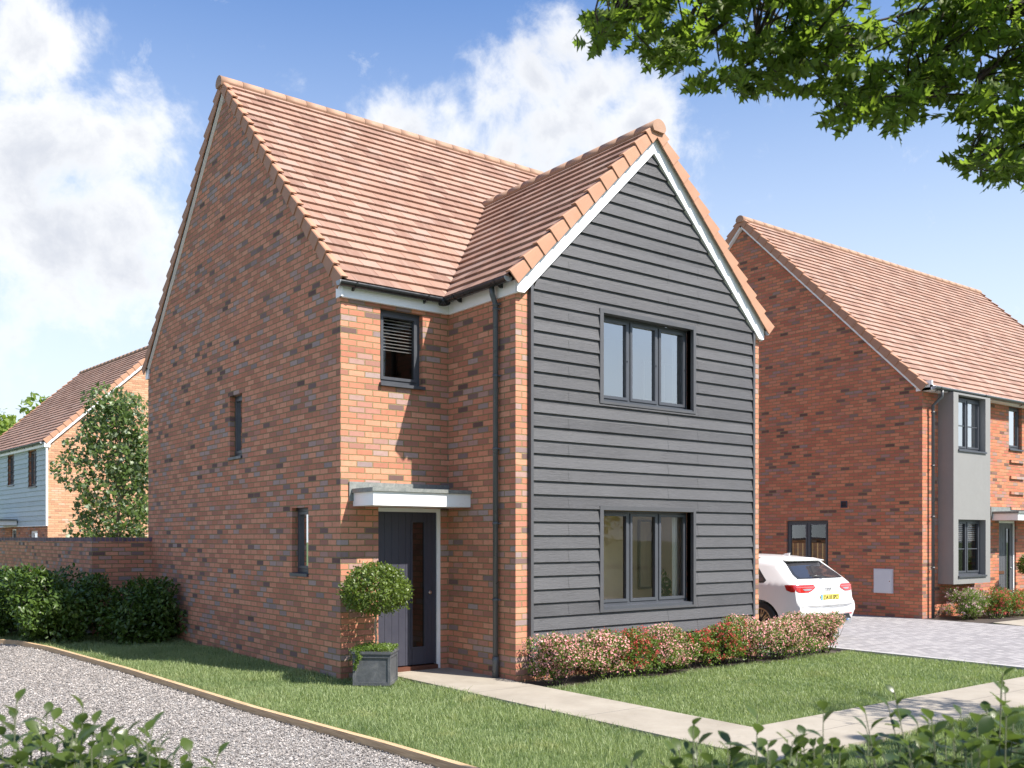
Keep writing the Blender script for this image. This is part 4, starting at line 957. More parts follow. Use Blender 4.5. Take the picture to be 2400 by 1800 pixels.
# lawns
grass('lawn', lambda x, y: (x > ex(y)+.03) & (x < .652) & ~((x > -.005) & (y > -.005)) & ~((y > 7.46) & (x > -1.05)) & (y < 10), (-4, .64, -7.2, 9), 5200, .085, 'green lawn strip between timber edging, house and path')
grass('lawn', lambda x, y: (x > 1.540) & (x < 7.6) & (y > -5.053) & (y < -2.05+.05*np.sin(x*5)), (1.55, 7.6, -5.04, -1.9), 5200, .075, 'green front lawn between flower bed, paved drive and path')
grass('lawn', lambda x, y: ((y < -5.98) & (x > -1.2)), (-1.3, 11, -9.0, -6.0), 4400, .09, 'shaded grass between the concrete path and the foreground shrubs')
grass('lawn', lambda x, y: x < -5.0-.25*np.sin(y*1.7)-.9*(y+3.6)*.2, (-9.5, -3.6, -7.6, -2.0), 1400, .08, 'grass patch at the near edge of the gravel drive')
def gravel():
    n = 210000; x = rng.uniform(-9, -1.2, n); y = -7.2+rng.beta(1, 1.9, n)*17.5; u, v, zc = project(x, y)
    k = (x < ex(y)-.035) & (u > -60) & (u < 2460) & (v < 1900) & (zc > 1.5); x, y, zc = x[k], y[k], zc[k]; n = len(x)
    s = rng.uniform(.005, .0125, n)*(.85+.03*zc)
    base = np.array([(1, 0, 0), (-1, 0, 0), (0, 1, 0), (0, -1, 0), (0, 0, 1), (0, 0, -1)], float)
    F = np.array([(0, 2, 4), (2, 1, 4), (1, 3, 4), (3, 0, 4), (2, 0, 5), (1, 2, 5), (3, 1, 5), (0, 3, 5)])
    V = base[None]*rng.uniform(.6, 1.25, (n, 6, 1))+rng.normal(0, .18, (n, 6, 3))
    V *= s[:, None, None]*np.stack([rng.uniform(.8, 1.5, n), rng.uniform(.6, 1, n), rng.uniform(.5, .9, n)], 1)[:, None, :]
    a = rng.uniform(0, 6.28, n); ca, sa = np.cos(a), np.sin(a); X = V[:, :, 0]*ca[:, None]-V[:, :, 1]*sa[:, None]; Y = V[:, :, 0]*sa[:, None]+V[:, :, 1]*ca[:, None]
    tz = rng.normal(0, .5, n); Z = V[:, :, 2]+X*tz[:, None]*.5
    P = np.stack([X+x[:, None], Y+y[:, None], Z-.018+rng.uniform(0, .008, n)[:, None]], 2)
    o = np_mesh('gravel_stones', P.reshape(-1, 3), (F[None]+(np.arange(n)*6)[:, None, None]).reshape(-1, 3), gravel_mat(True)); tag(o, 'loose pale grey gravel covering the drive at lower left', 'gravel', kind='stuff')
gravel()

# ================================================================== CAR
def car():
    T = empty('parked_car', (8.63, -1.07, 0)); tag(T, 'white hatchback with yellow rear number plate parked behind the middle house', 'car')
    HW, LEN = .893, 4.3
    prof_top = [(0.0, .62), (.008, .66), (.03, .70), (.06, .76), (.075, .86), (.085, .95), (.10, .985), (.16, 1.03), (.20, 1.06), (.34, 1.155), (.49, 1.265), (.60, 1.345), (.61, 1.372), (.75, 1.39), (1.0, 1.412), (1.3, 1.425), (1.8, 1.435), (2.2, 1.40), (2.6, 1.24), (3.05, 1.00), (3.2, .96), (3.8, .86), (4.1, .74), (4.24, .62), (4.3, .52)]
    prof_bot = [(0.0, .50), (.02, .44), (.06, .34), (.16, .26), (.4, .22), (.8, .19), (2, .18), (3.5, .19), (4.1, .24), (4.25, .34), (4.3, .42)]
    def ip(P, y):
        for (a, b), (c, d) in zip(P[:-1], P[1:]):
            if a <= y <= c: return b+(d-b)*(y-a)/(c-a)
        return P[-1][1]
    def Wd(z, y):
        if z < .25: w = .80+(z-.1)*.35
        elif z < .60: w = .853+(.04)*math.sin((z-.25)/.35*math.pi/2)
        elif z < .95: w = .893-.012*((z-.60)/.35)**2
        else: w = .881-.64*(z-.95)**1.05 if z < 1.5 else .6
        p = 1.0
        if y < .9: p -= .13*(1-y/.9)**2.2
        if y > 3.3: p -= .16*((y-3.3)/1.0)**2
        return w*p
    ys = sorted(set([y for y, _ in prof_top]+list(np.linspace(.5, 4.0, 36))+[.02, .045, .12, .25, .36, .46]))
    NZ, NT = 18, 8; rings = []
    for y in ys:
        zb, zt = ip(prof_bot, y), ip(prof_top, y); ring = []
        def yo(x): return y+.10*(abs(x)/HW)**2.5*max(0, 1-y/1.1)-.10*(abs(x)/HW)**2.5*max(0, (y-3.2)/1.1)
        side = []
        for k in range(NZ+1):
            f = k/NZ; z = zb+(zt-zb)*f
            # round the upper and lower corner
            r = min(.09, (zt-zb)*.35); w = Wd(z, y)
            d_ = z-(zt-r)
            if d_ > 0: w -= (r-math.sqrt(max(0, r*r-d_*d_)))*.9
            d_ = (zb+r*.6)-z
            if d_ > 0: w -= (r*.6-math.sqrt(max(0, (r*.6)**2-d_*d_)))*.8
            side.append((w, z))
        xt, xb = side[-1][0], side[0][0]
        topc = .03 if y > .55 else .004
        right = side; top = [(xt*(1-j/NT), zt+topc*(1-(1-j/NT)**2)) for j in range(1, NT)]
        left = [(-a, b) for a, b in side[::-1]]; top2 = [(-a, b) for a, b in top[::-1]]
        ringp = right+top+[(0, zt+topc)]+top2+left+[(xb*q, zb) for q in (-.5, 0, .5)]
        rings.append([Vector((x, yo(x), z)) for x, z in ringp])
    bm = bmesh.new(); vr = [[bm.verts.new(p) for p in r] for r in rings]; n = len(vr[0])
    for a, b in zip(vr[:-1], vr[1:]):
        for k in range(n): bm.faces.new((a[k], a[(k+1) % n], b[(k+1) % n], b[k]))
    bm.faces.new(vr[0]); bm.faces.new(vr[-1][::-1])
    bmesh.ops.recalc_face_normals(bm, faces=bm.faces)
    me = bpy.data.meshes.new('body'); bm.to_mesh(me); tree = BVHTree.FromBMesh(bm); bm.free()
    WY = (.80, 3.40); WR = .325
    tmp = bpy.data.objects.new('body_tmp', me); COL.objects.link(tmp)
    for i, wy in enumerate(WY):
        for sx in (-1, 1):
            cb = MB(); cb.lathe((sx*.72, wy, .325), [(.375, -.24), (.375, .24)], 40, 'X'); co = cb.build('cut', M['black']); mo = tmp.modifiers.new('b', 'BOOLEAN'); mo.operation = 'DIFFERENCE'; mo.object = co; mo.solver = 'EXACT'
    dg = bpy.context.evaluated_depsgraph_get(); dg.update(); m2 = bpy.data.meshes.new_from_object(tmp.evaluated_get(dg)); m2.name = 'body'
    for o in [o for o in COL.objects if o.name.startswith('cut') or o.name.startswith('body_tmp')]: bpy.data.objects.remove(o)
    paint, nt, p = new_mat('white_car_paint'); p.inputs['Base Color'].default_value = (.76, .76, .76, 1); p.inputs['Roughness'].default_value = .32; p.inputs['Coat Weight'].default_value = .8; p.inputs['Coat Roughness'].default_value = .05
    m2.materials.clear(); m2.materials.append(paint); m2.polygons.foreach_set('use_smooth', [True]*len(m2.polygons)); m2.set_sharp_from_angle(angle=R_(32))
    body = bpy.data.objects.new('body', m2); COL.objects.link(body); body.parent = T
    gl_, nt, p = new_mat('dark_car_glass'); g = G(nt); p.inputs['Base Color'].default_value = (.03, .03, .035, 1); p.inputs['Roughness'].default_value = .04; p.inputs['Specular IOR Level'].default_value = .8
    def drape(rows, axis, name, mat, off=.004, nx=14, nz=8, parent=body, side=-1):
        """rows: (z, a0, a1). axis 'y': seen from behind, a = x; axis 'x': seen from the side, a = y"""
        mb = MB(); grid = []
        zs = np.linspace(rows[0][0], rows[-1][0], nz+1)
        for z in zs:
            for (z0, a0, b0), (z1, a1, b1) in zip(rows[:-1], rows[1:]):
                if z0-1e-6 <= z <= z1+1e-6: f = (z-z0)/(z1-z0) if z1 > z0 else 0; a = a0+(a1-a0)*f; b = b0+(b1-b0)*f; break
            r = []
            for i in range(nx+1):
                t = a+(b-a)*i/nx
                if axis == 'y': h = tree.ray_cast(Vector((t, -3, z)), Vector((0, 1, 0)))
                else: h = tree.ray_cast(Vector((3*side, t, z)), Vector((-side, 0, 0)))
                r.append((h[0]+(Vector((0, -off, 0)) if axis == 'y' else Vector((side*off, 0, 0)))) if h[0] else None)
            grid.append(r)
        for i in range(nz):
            for k in range(nx):
                q = [grid[i][k], grid[i][k+1], grid[i+1][k+1], grid[i+1][k]]
                if all(x is not None for x in q): mb.face(q, smooth=True)
        return mb.build(name, mat, parent) if mb.f else None
    drape([(1.055, -.64, .64), (1.12, -.64, .64), (1.335, -.49, .49)], 'y', 'rear_window', M['black'], .003)
    rw = drape([(1.075, -.54, .54), (1.10, -.58, .58), (1.13, -.58, .58), (1.29, -.465, .465), (1.315, -.44, .44)], 'y', 'rear_glass', gl_, .007)
    wp = MB(); wp.tube([(0.0, .135, 1.075), (-.10, .175, 1.10), (-.36, .18, 1.105)], .012, 6); wp.build('wiper', M['black'], body)
    for sd_ in (-1, 1):
        drape([(.985, .74, 2.75), (1.02, .70, 2.72), (1.25, .98, 2.42), (1.31, 1.17, 2.25)], 'x', 'side_window', M['black'], .003, nx=24, side=sd_)
        drape([(1.00, .78, 1.42), (1.02, .75, 1.42), (1.24, 1.01, 1.42), (1.29, 1.19, 1.42)], 'x', 'quarter_glass', gl_, .006, side=sd_)
        drape([(1.00, 1.47, 2.66), (1.02, 1.47, 2.64), (1.24, 1.47, 2.38), (1.29, 1.47, 2.22)], 'x', 'side_glass', gl_, .006, side=sd_)
    red, nt, p = new_mat('red_lamp_lens'); p.inputs['Base Color'].default_value = (.42, .012, .010, 1); p.inputs['Roughness'].default_value = .1; p.inputs['Coat Weight'].default_value = 1
    redl, nt, p = new_mat('pale_red_lens'); p.inputs['Base Color'].default_value = (.62, .12, .13, 1); p.inputs['Roughness'].default_value = .12
    clr, nt, p = new_mat('clear_lamp_lens'); p.inputs['Base Color'].default_value = (.35, .36, .4, 1); p.inputs['Roughness'].default_value = .12; p.inputs['Metallic'].default_value = .4
    for sg in (-1, 1):
        X = lambda a, b: (a, b) if sg < 0 else (-b, -a)
        tl = drape([(.835, *X(-.72, -.52)), (.87, *X(-.80, -.42)), (.915, *X(-.815, -.34)), (.965, *X(-.82, -.39))], 'y', 'tail_lamp', red, .010, nx=18, nz=10)
        drape([(.915, *X(-.66, -.37)), (.925, *X(-.78, -.36)), (.935, *X(-.78, -.37))], 'y', 'lamp_bar', redl, .014, parent=tl); drape([(.868, *X(-.62, -.50)), (.895, *X(-.66, -.42))], 'y', 'reversing_lens', clr, .014, nz=3, parent=tl)
        drape([(.80, .36, .40), (.83, .24, .52)], 'x', 'dummy', red, side=sg) if False else None
        drape([(.845, .16, .22), (.87, .15, .30), (.96, .15, .34)], 'x', 'side_lens', red, .008, nz=4, nx=6, side=sg, parent=tl)
        drape([(.435, *X(-.70, -.46)), (.462, *X(-.66, -.40))], 'y', 'reflector', redl, .006, nz=2)
    # bumper diffuser
    drape([(.262, -.60, .60), (.30, -.66, .66), (.36, -.70, .70), (.40, -.62, .62), (.45, -.56, .56)], 'y', 'diffuser', simple('matt_black', (.015, .015, .016), .65), .014)
    drape([(.45, -.58, .58), (.460, -.55, .55)], 'y', 'diffuser_trim', M['chrome'], .02, nz=1)
    for x in (-.52, .52):
        e = MB(); e.tube([(x, -.0, .325), (x, .14, .325)], .042, 16); e.build('exhaust', M['chrome'], body)
    drape([(.805, -.33, .33), (.812, -.36, .36)], 'y', 'tailgate_seam', simple('panel_gap', (.12, .12, .12), .6), .003, nz=1)
    drape([(.575, -.80, .80), (.580, -.80, .80)], 'y', 'bumper_seam', simple('panel_gap2', (.3, .3, .3), .6), .003, nz=1)
    # plate
    yy = .045; pl = MB(); pl.box(-.26, .26, yy-.016, yy-.004, .685, .797); plm = simple('yellow_plate', (.75, .62, .13), .45); plo = pl.build('number_plate', plm, body)
    b = MB(); b.box(-.259, -.215, yy-.018, yy-.0165, .688, .794); b.build('plate_band', simple('pale_blue_band', (.10, .30, .55), .5), plo)
    def txt(s_, size, loc, mat, name, parent, ext=.002, sx=1):
        c = bpy.data.curves.new(name, 'FONT'); c.body = s_; c.size = size; c.extrude = ext; c.align_x = 'CENTER'; c.align_y = 'CENTER'; c.offset = 0
        o = bpy.data.objects.new(name, c); COL.objects.link(o); dg = bpy.context.evaluated_depsgraph_get(); me = bpy.data.meshes.new_from_object(o.evaluated_get(dg)); bpy.data.objects.remove(o)
        me.materials.clear(); me.materials.append(mat); o = bpy.data.objects.new(name, me); COL.objects.link(o); o.location = loc; o.rotation_euler = (R_(90), 0, 0); o.scale = (sx, 1, 1); o.parent = parent
    txt('DA18 SPO', .105, (.022, yy-.019, .741), M['black'], 'plate_lettering', plo, sx=.88)
    txt('A3', .05, (-.40, .060, .76), M['chrome'], 'badge_lettering', body)
    em = MB()
    for k in range(4):
        cx_ = -.078+.052*k; em.tube([(cx_+.034*math.cos(a), .058, .885+.034*math.sin(a)) for a in [2*math.pi*q/20 for q in range(21)]], .0045, 6, caps=False)
    em.build('ring_emblem', simple('grey_metal', (.22, .22, .23), .4, metal=.3), body)
    an = MB(); an.hexa([(-.01, .86, 1.42), (.01, .86, 1.42), (.015, 1.06, 1.42), (-.015, 1.06, 1.42), (-.004, .84, 1.485), (.004, .84, 1.485), (.006, .94, 1.47), (-.006, .94, 1.47)]); an.build('aerial', paint, body)
    for sg in (-1, 1):
        rr = MB(); rr.tube([(sg*.545, 1.0, 1.375), (sg*.55, 1.1, 1.41), (sg*.56, 1.6, 1.43), (sg*.545, 2.2, 1.39)], .013, 8); rr.build('roof_rail', M['black'] if False else simple('rail', (.5, .42, .36), .3, metal=.6), body)
    sp = MB(); sp.hexa([(-.50, .50, 1.352), (.50, .50, 1.352), (.53, .70, 1.372), (-.53, .70, 1.372), (-.48, .50, 1.364), (.48, .50, 1.364), (.525, .74, 1.398), (-.525, .74, 1.398)]); sp.build('spoiler', paint, body)
    bronze = simple('bronze_alloy', (.42, .30, .17), .3, metal=.9); rub = simple('tyre_rubber', (.02, .018, .017), .75, bumpy=.3)
    for wy in WY:
        for sg in (-1, 1):
            c = (sg*.79, wy, WR); t = MB(); t.lathe(c, [(.235, -.10), (.30, -.105), (WR, -.08), (WR, .08), (.30, .105), (.235, .10)], 40, 'X'); w = empty('wheel', (0, 0, 0)); w.parent = T; t.build('tyre', rub, w)
            r = MB(); fx = sg*.10
            r.lathe((sg*.79, wy, WR), [(.232, fx-.004*sg), (.238, fx+.004*sg)][::1], 40, 'X') if False else None
            ring = [(.79*sg+fx, wy+.228*math.cos(a), WR+.228*math.sin(a)) for a in [2*math.pi*q/36 for q in range(37)]]; r.tube(ring, .013, 6, caps=False)
            for k in range(10):
                a0 = 2*math.pi*k/10
                for da in (-.13, .13):
                    r.tube([(.79*sg+fx*.8, wy+.04*math.cos(a0), WR+.04*math.sin(a0)), (.79*sg+fx*.97, wy+.225*math.cos(a0+da), WR+.225*math.sin(a0+da))], [.020, .013], 6)
            r.tube([(.79*sg+fx*.6, wy, WR), (.79*sg+fx*1.0, wy, WR)], .042, 16); r.build('rim', bronze, w)
            dsc = MB(); dsc.tube([(.79*sg+fx*.1, wy, WR), (.79*sg+fx*.2, wy, WR)], .225, 30); dsc.build('brake_disc', simple('dark_hub', (.03, .03, .03), .5, metal=.5), w)
            wl = MB(); wl.lathe((sg*.70, wy, .325), [(.372, -.22), (.372, .17)], 36, 'X'); 
    return T
car()

# ================================================================== PLANTS
def blob_points(n, blobs):
    """points near the surface of ellipsoids (c, r3), with outward normals"""
    v = np.array([b[1][0]*b[1][1]+b[1][1]*b[1][2] for b in blobs]); idx = rng.choice(len(blobs), n, p=v/v.sum())
    d = rdir(n); C = np.array([b[0] for b in blobs])[idx]; Rr = np.array([b[1] for b in blobs])[idx]
    rad = rng.uniform(.35, 1.03, n)**.45
    P = C+d*Rr*rad[:, None]; return P, d
def twigs(mb, a, b, r0, n=3, jit=.1):
    a = Vector(a); b = Vector(b); pts = [a]; L = (b-a).length
    for i in range(1, n): pts.append(a+(b-a)*(i/n)+Vector(rng.normal(0, jit*L, 3)))
    pts.append(b); mb.tube(pts, [r0*(1-.75*i/n) for i in range(n+1)], 7); return pts
def topiary(name, loc, rz, label, sc_=1.0):
    T = empty(name, loc, rz); tag(T, label, 'potted tree', 'topiary balls in planters by the front doors')
    pm = M['planter']; s_ = .225; h = .40
    b = MB(); b.box(-s_+.012, s_-.012, -s_+.012, s_-.012, 0, h-.03)
    for sx in (-1, 1):
        for sy in (-1, 1): b.box(sx*s_-(.03 if sx > 0 else 0), sx*s_+(.03 if sx < 0 else 0), sy*s_-(.03 if sy > 0 else 0), sy*s_+(.03 if sy < 0 else 0), -.0, h-.028)
    for q in (0, 1):
        for sg in (-1, 1):
            for z0, z1 in ((.0, .04), (h-.075, h-.031)):
                if q: b.box(-s_+.031, s_-.031, min(sg*s_, sg*(s_-.018)), max(sg*s_, sg*(s_-.018)), z0, z1)
                else: b.box(min(sg*s_, sg*(s_-.018)), max(sg*s_, sg*(s_-.018)), -s_+.031, s_-.031, z0, z1)
    e = s_+.012
    b.box(-e, e, -e, -s_+.035, h-.03, h); b.box(-e, e, s_-.035, e, h-.03, h); b.box(-e, -s_+.035, -s_+.036, s_-.036, h-.03, h); b.box(s_-.035, e, -s_+.036, s_-.036, h-.03, h)
    pt = b.build('planter', pm, T)
    so_ = MB(); so_.face([(-s_+.03, -s_+.03, h-.02), (s_-.03, -s_+.03, h-.02), (s_-.03, s_-.03, h-.02), (-s_+.03, s_-.03, h-.02)]); so_.build('soil', M['soil'], pt)
    tr = MB(); tr.tube([(0, 0, h-.03), (.008, .004, .55), (-.006, .0, .68), (.004, 0, .80), (0, 0, .92)], [.016, .014, .013, .013, .010], 10)
    cz = 1.07
    for k in range(14):
        a = k*2.4; rr = rng.uniform(.15, .36); z = cz+rng.uniform(-.18, .2); twigs(tr, (0, 0, .78+.12*rng.uniform(0, 1)), (rr*math.cos(a), rr*math.sin(a), z), .007, 3, .05)
    tr.build('trunk', M['bark_l'], T)
    n = 7000; d = rdir(n, .12); r = np.where(d[:, 2] > -.25, .397+rng.normal(0, .026, n), .385+rng.normal(0, .035, n))
    r *= 1-.30*rng.uniform(0, 1, n)**2.2
    r *= 1+.035*np.sin(d[:, 0]*7+1)*np.sin(d[:, 1]*6)+.03*np.sin(d[:, 2]*9)
    P = d*r[:, None]; P[:, 2] = np.where(P[:, 2] < 0, P[:, 2]*.62, P[:, 2]*.85)+cz
    keep = ~((d[:, 2] < -.55) & (rng.uniform(0, 1, n) < .55)); P, d = P[keep], d[keep]; n = len(P)
    D = d*.55+rdir(n, .1)*.85; leaves('crown', P, D, rng.uniform(.030, .050, n), T_OVAL, M['box'], T, up=d)
    # trailing underplanting
    n = 1900; x = rng.uniform(-s_, s_, n); y = rng.uniform(-s_, s_, n); z = h+rng.uniform(-.01, .075, n)*(1.1-(abs(x)+abs(y))*1.2); P = np.stack([x*1.06, y*1.06, z], 1)
    m_ = 260; t = rng.uniform(0, 1, m_); P2 = np.stack([-s_*.75+rng.normal(0, .022, m_)*(1.2-t)+.02*np.sin(t*5), -s_-.03+rng.normal(0, .014, m_), h+.03-t*.25], 1)
    m3 = 120; t = rng.uniform(0, 1, m3); P3 = np.stack([-s_-.03+rng.normal(0, .015, m3), -s_*.5+rng.normal(0, .06, m3), h+.03-t*.16], 1)
    P = np.concatenate([P, P2, P3]); leaves('trailing_plant', P, rdir(len(P), .6), rng.uniform(.014, .03, len(P)), T_TINY, M['shrub'], T)
    return T
def planter_mat():
    m, nt, p = new_mat('aged_lead_planter'); g = G(nt); o = g.obj(); n = g.noise(o, 7, 8, .7, .6)
    g.L.new(g.ramp(n, [(.3, (.045, .05, .058)), (.55, (.085, .09, .10)), (.75, (.15, .15, .155))]), p.inputs['Base Color']); p.inputs['Roughness'].default_value = .62
    g.L.new(g.bump(g.noise(o, 25, 6, .7), .5, .006), p.inputs['Normal']); return m
M['planter'] = planter_mat()
topiary('potted_topiary', (.215, -.49, 0), R_(-42), 'ball shaped tree in square grey planter beside the navy front door')
topiary('potted_topiary', (17.62, -.42, .01), R_(-20), 'ball shaped tree in planter by the grey door of the right house')

def hedge(name, cx, cy, sx, sy, h, n, label, seed):
    T = empty(name, (cx, cy, 0)); tag(T, label, 'shrub', 'laurel shrubs against the brick walls')
    st = MB()
    for k in range(9):
        a = rng.uniform(0, 6.28); r = rng.uniform(0, .25); p0 = (r*math.cos(a), r*math.sin(a), -.03); twigs(st, p0, (rng.uniform(-.8, .8)*sx, rng.uniform(-.8, .8)*sy, h*rng.uniform(.5, .85)), .014, 4, .06)
    st.build('stems', M['bark'], T)
    blobs = []
    for k in range(40):
        x = rng.uniform(-.85, .85)*sx; y = rng.uniform(-.8, .8)*sy; z = rng.uniform(.12, .82)*h; blobs.append(((x, y, z), (rng.uniform(.22, .36), rng.uniform(.2, .32), rng.uniform(.18, .26))))
    P, d = blob_points(n, blobs); ok = (P[:, 2] > .0) & (abs(P[:, 0]) < sx+.06) & (abs(P[:, 1]) < sy+.06) & (P[:, 2] < h+.06); P, d = P[ok], d[ok]; n = len(P)
    D = d*.4+rdir(n, .25)*.7; leaves('foliage', P, D, rng.uniform(.055, .10, n), T_LAUREL, M['laurel'], T, up=d*.6+np.array((0, 0, .7)), roll=.35)
hedge('laurel_shrub', -.64, 6.2, .62, .72, 1.06, 8200, 'low dark green laurel shrub in the corner by the house wall', 1)
hedge('laurel_shrub', -1.72, 6.95, .70, .95, 1.26, 11500, 'tallest laurel shrub where the lawn meets the garden wall', 2)
hedge('laurel_shrub', -2.55, 9.3, .80, 1.6, 1.22, 12000, 'long laurel shrub running along the garden wall to the far left', 3)

def flower_shrub(x, y, r, h, kind, label, grp, dens=1.0):
    T = empty('flowering_shrub', (x, y, 0)); tag(T, label, 'flowering shrub', grp)
    st = MB()
    for k in range(11):
        a = rng.uniform(0, 6.28); q = rng.uniform(.3, .85)*r; twigs(st, (.05*math.cos(a), .05*math.sin(a), -.03), (q*math.cos(a), q*math.sin(a), h*rng.uniform(.55, .85)), .007, 4, .07)
    st.build('stems', M['bark'], T)
    blobs = []
    for k in range(22):
        a = rng.uniform(0, 6.28); q = r*rng.uniform(0, .78); z = h*rng.uniform(.14, .80); blobs.append(((q*math.cos(a), q*math.sin(a), z), (r*.36, r*.36, h*.2)))
    n = int(4200*dens*(r/.36)); P, d = blob_points(n, blobs); ok = (P[:, 2] > .02) & ((P[:, 2] > .14) | (rng.uniform(0, 1, n) < .35)); P, d = P[ok], d[ok]
    leaves('foliage', P, d*.5+rdir(len(P), .3)*.7, rng.uniform(.022, .042, len(P)), T_OVAL, M['shrub'], T, up=d)
    nf = int({'pink': 3800, 'red': 380, 'mauve': 420}[kind]*dens*(r/.36)); P, d = blob_points(nf, blobs); P = P+d*.02; ok = (P[:, 2] > h*.16) & (rng.uniform(0, 1, nf) < np.clip(.35+P[:, 2]/h*.8, 0, 1)); P, d = P[ok], d[ok]
    if kind == 'pink': leaves('blossom', P, rdir(len(P)), rng.uniform(.014, .024, len(P)), T_FLOWER, M['pink'], T, up=d+np.array((0, 0, .5)), roll=.5)
    else:
        k = 9; Pc = np.repeat(P, k, 0)+rdir(len(P)*k)*.022; leaves('blossom', Pc, rdir(len(Pc)), rng.uniform(.011, .019, len(Pc)), T_FLOWER, M[kind], T, up=np.repeat(d, k, 0), roll=.6)
    return T
row = [(1.86, 'pink', 'leftmost pink flowering shrub, at the corner beside the concrete path'), (2.50, 'pink', 'second pink flowering shrub from the concrete path'),
       (3.06, 'red', 'lone red flowering shrub between pink ones below the lower window'), (3.66, 'pink', 'pink flowering shrub between red ones, under the lower window'),
       (4.26, 'red', 'first red flowering shrub right of the lower window'), (4.84, 'red', 'second red flowering shrub right of the lower window'), (5.42, 'pink', 'pink flowering shrub at the right end of the boarded wall'),
       (6.0, 'pink', 'pink flowering shrub at the right corner of the house'), (6.6, 'pink', 'pink flowering shrub in front of the car wheel'), (7.22, 'pink', 'rightmost pink flowering shrub, beside the block paving')]
for i, (x, k, l) in enumerate(row): flower_shrub(x, -1.92+rng.uniform(-.03, .03), (.42+rng.uniform(-.05, .04)), .64+rng.uniform(-.04, .03), k, l, 'flowering shrubs along the front of the middle house')
for x, y, k, l in ((14.62, -.35, 'mauve', 'pale mauve shrub at the foot of the downpipe of the right house'), (15.4, -.55, 'red', 'red shrub under the grey window bay'), (16.1, -.50, 'red', 'red shrub between the window bay and the door planter'), (16.8, -.52, 'red', 'red shrub just left of the planter of the right house'), (15.05, -.1, 'mauve', 'small pale shrub tucked against the wall under the bay'), (18.9, -.45, 'pink', 'pink shrub right of the planter of the right house')):
    flower_shrub(x, y, .46, .68, k, l, 'flowering shrubs in front of the right house', .9)

# ---- trees
def tree(name, loc, h, r, leafm, barkm, tpl, n, lsize, label, grp=None, trunk=.3, rt=.06, blobn=26, flat=1.0, nb=16):
    T = empty(name, loc); tag(T, label, 'tree', grp); tr = MB(); tr.tube([(0, 0, -.05), (.02, .01, h*trunk*.5), (-.02, .02, h*trunk), (.02, -.02, h*.55), (0, .02, h*.82)], [rt, rt*.85, rt*.75, rt*.45, rt*.15], 10)
    blobs = []
    for k in range(blobn):
        f = (k+.5)/blobn; z = h*(trunk*.9+(1-trunk*.9)*f); rad = r*math.sin(min(1, .25+f*.95)*math.pi*.86)**.8; a = k*2.399+rng.uniform(-.4, .4); q = rad*rng.uniform(.25, .85)
        c = (q*math.cos(a), q*math.sin(a), z-.06*h); blobs.append((c, (r*rng.uniform(.26, .42), r*rng.uniform(.26, .42), r*rng.uniform(.2, .32)*flat)))
        if k % max(1, blobn//nb) == 0: twigs(tr, (0, 0, max(h*trunk*.8, z-h*.2)), c, rt*.3, 4, .05)
    tr.build('trunk', barkm, T); P, d = blob_points(n, blobs)
    leaves('crown', P, d*.5+rdir(len(P), -.1)*.8, rng.uniform(.7, 1.25, len(P))*lsize, tpl, leafm, T, up=d+np.array((0, 0, .4)))
    return T
p = at(278, 1261, 26); tree('young_tree', (p.x, p.y, 0), 5.9, 1.6, M['maple'], M['bark_l'], T_MAPLE, 7200, .13, 'slender young tree in front of the orange gable, behind the garden wall', trunk=.32, rt=.07, blobn=34)
p = at(15, 1261, 58); tree('rounded_tree', (p.x, p.y, 0), 9.2, 3.4, M['bush'], M['bark'], T_OVAL, 5000, .42, 'bright green tree at the far left edge behind the pale blue house', 'trees behind the pale blue house', trunk=.15, rt=.2)
p = at(108, 1261, 66); tree('rounded_tree', (p.x, p.y, 0), 11.4, 3.2, M['bush'], M['bark'], T_OVAL, 5000, .42, 'yellow green tree rising just above the roof slope at far left', 'trees behind the pale blue house', trunk=.15, rt=.2)
for i, (x, y, h) in enumerate(((-14, -48, 8), (-5, -52, 10), (6, -46, 8.5), (15, -50, 11), (26, -47, 9), (36, -40, 10))):
    tree('roadside_tree', (x, y, 0), h, h*.42, M['bush'], M['bark'], T_OVAL, 1500, .6, 'broad green tree across the green behind the viewer, number %d from the left' % (i+1) if False else ['broad tree far behind the viewer, westernmost', 'tall tree far behind the viewer, second from west', 'rounded tree far behind the viewer near the middle', 'tallest tree far behind the viewer', 'bushy tree far behind the viewer toward the east', 'easternmost tree far behind the viewer'][i], 'trees opposite the houses', trunk=.2, rt=.2)

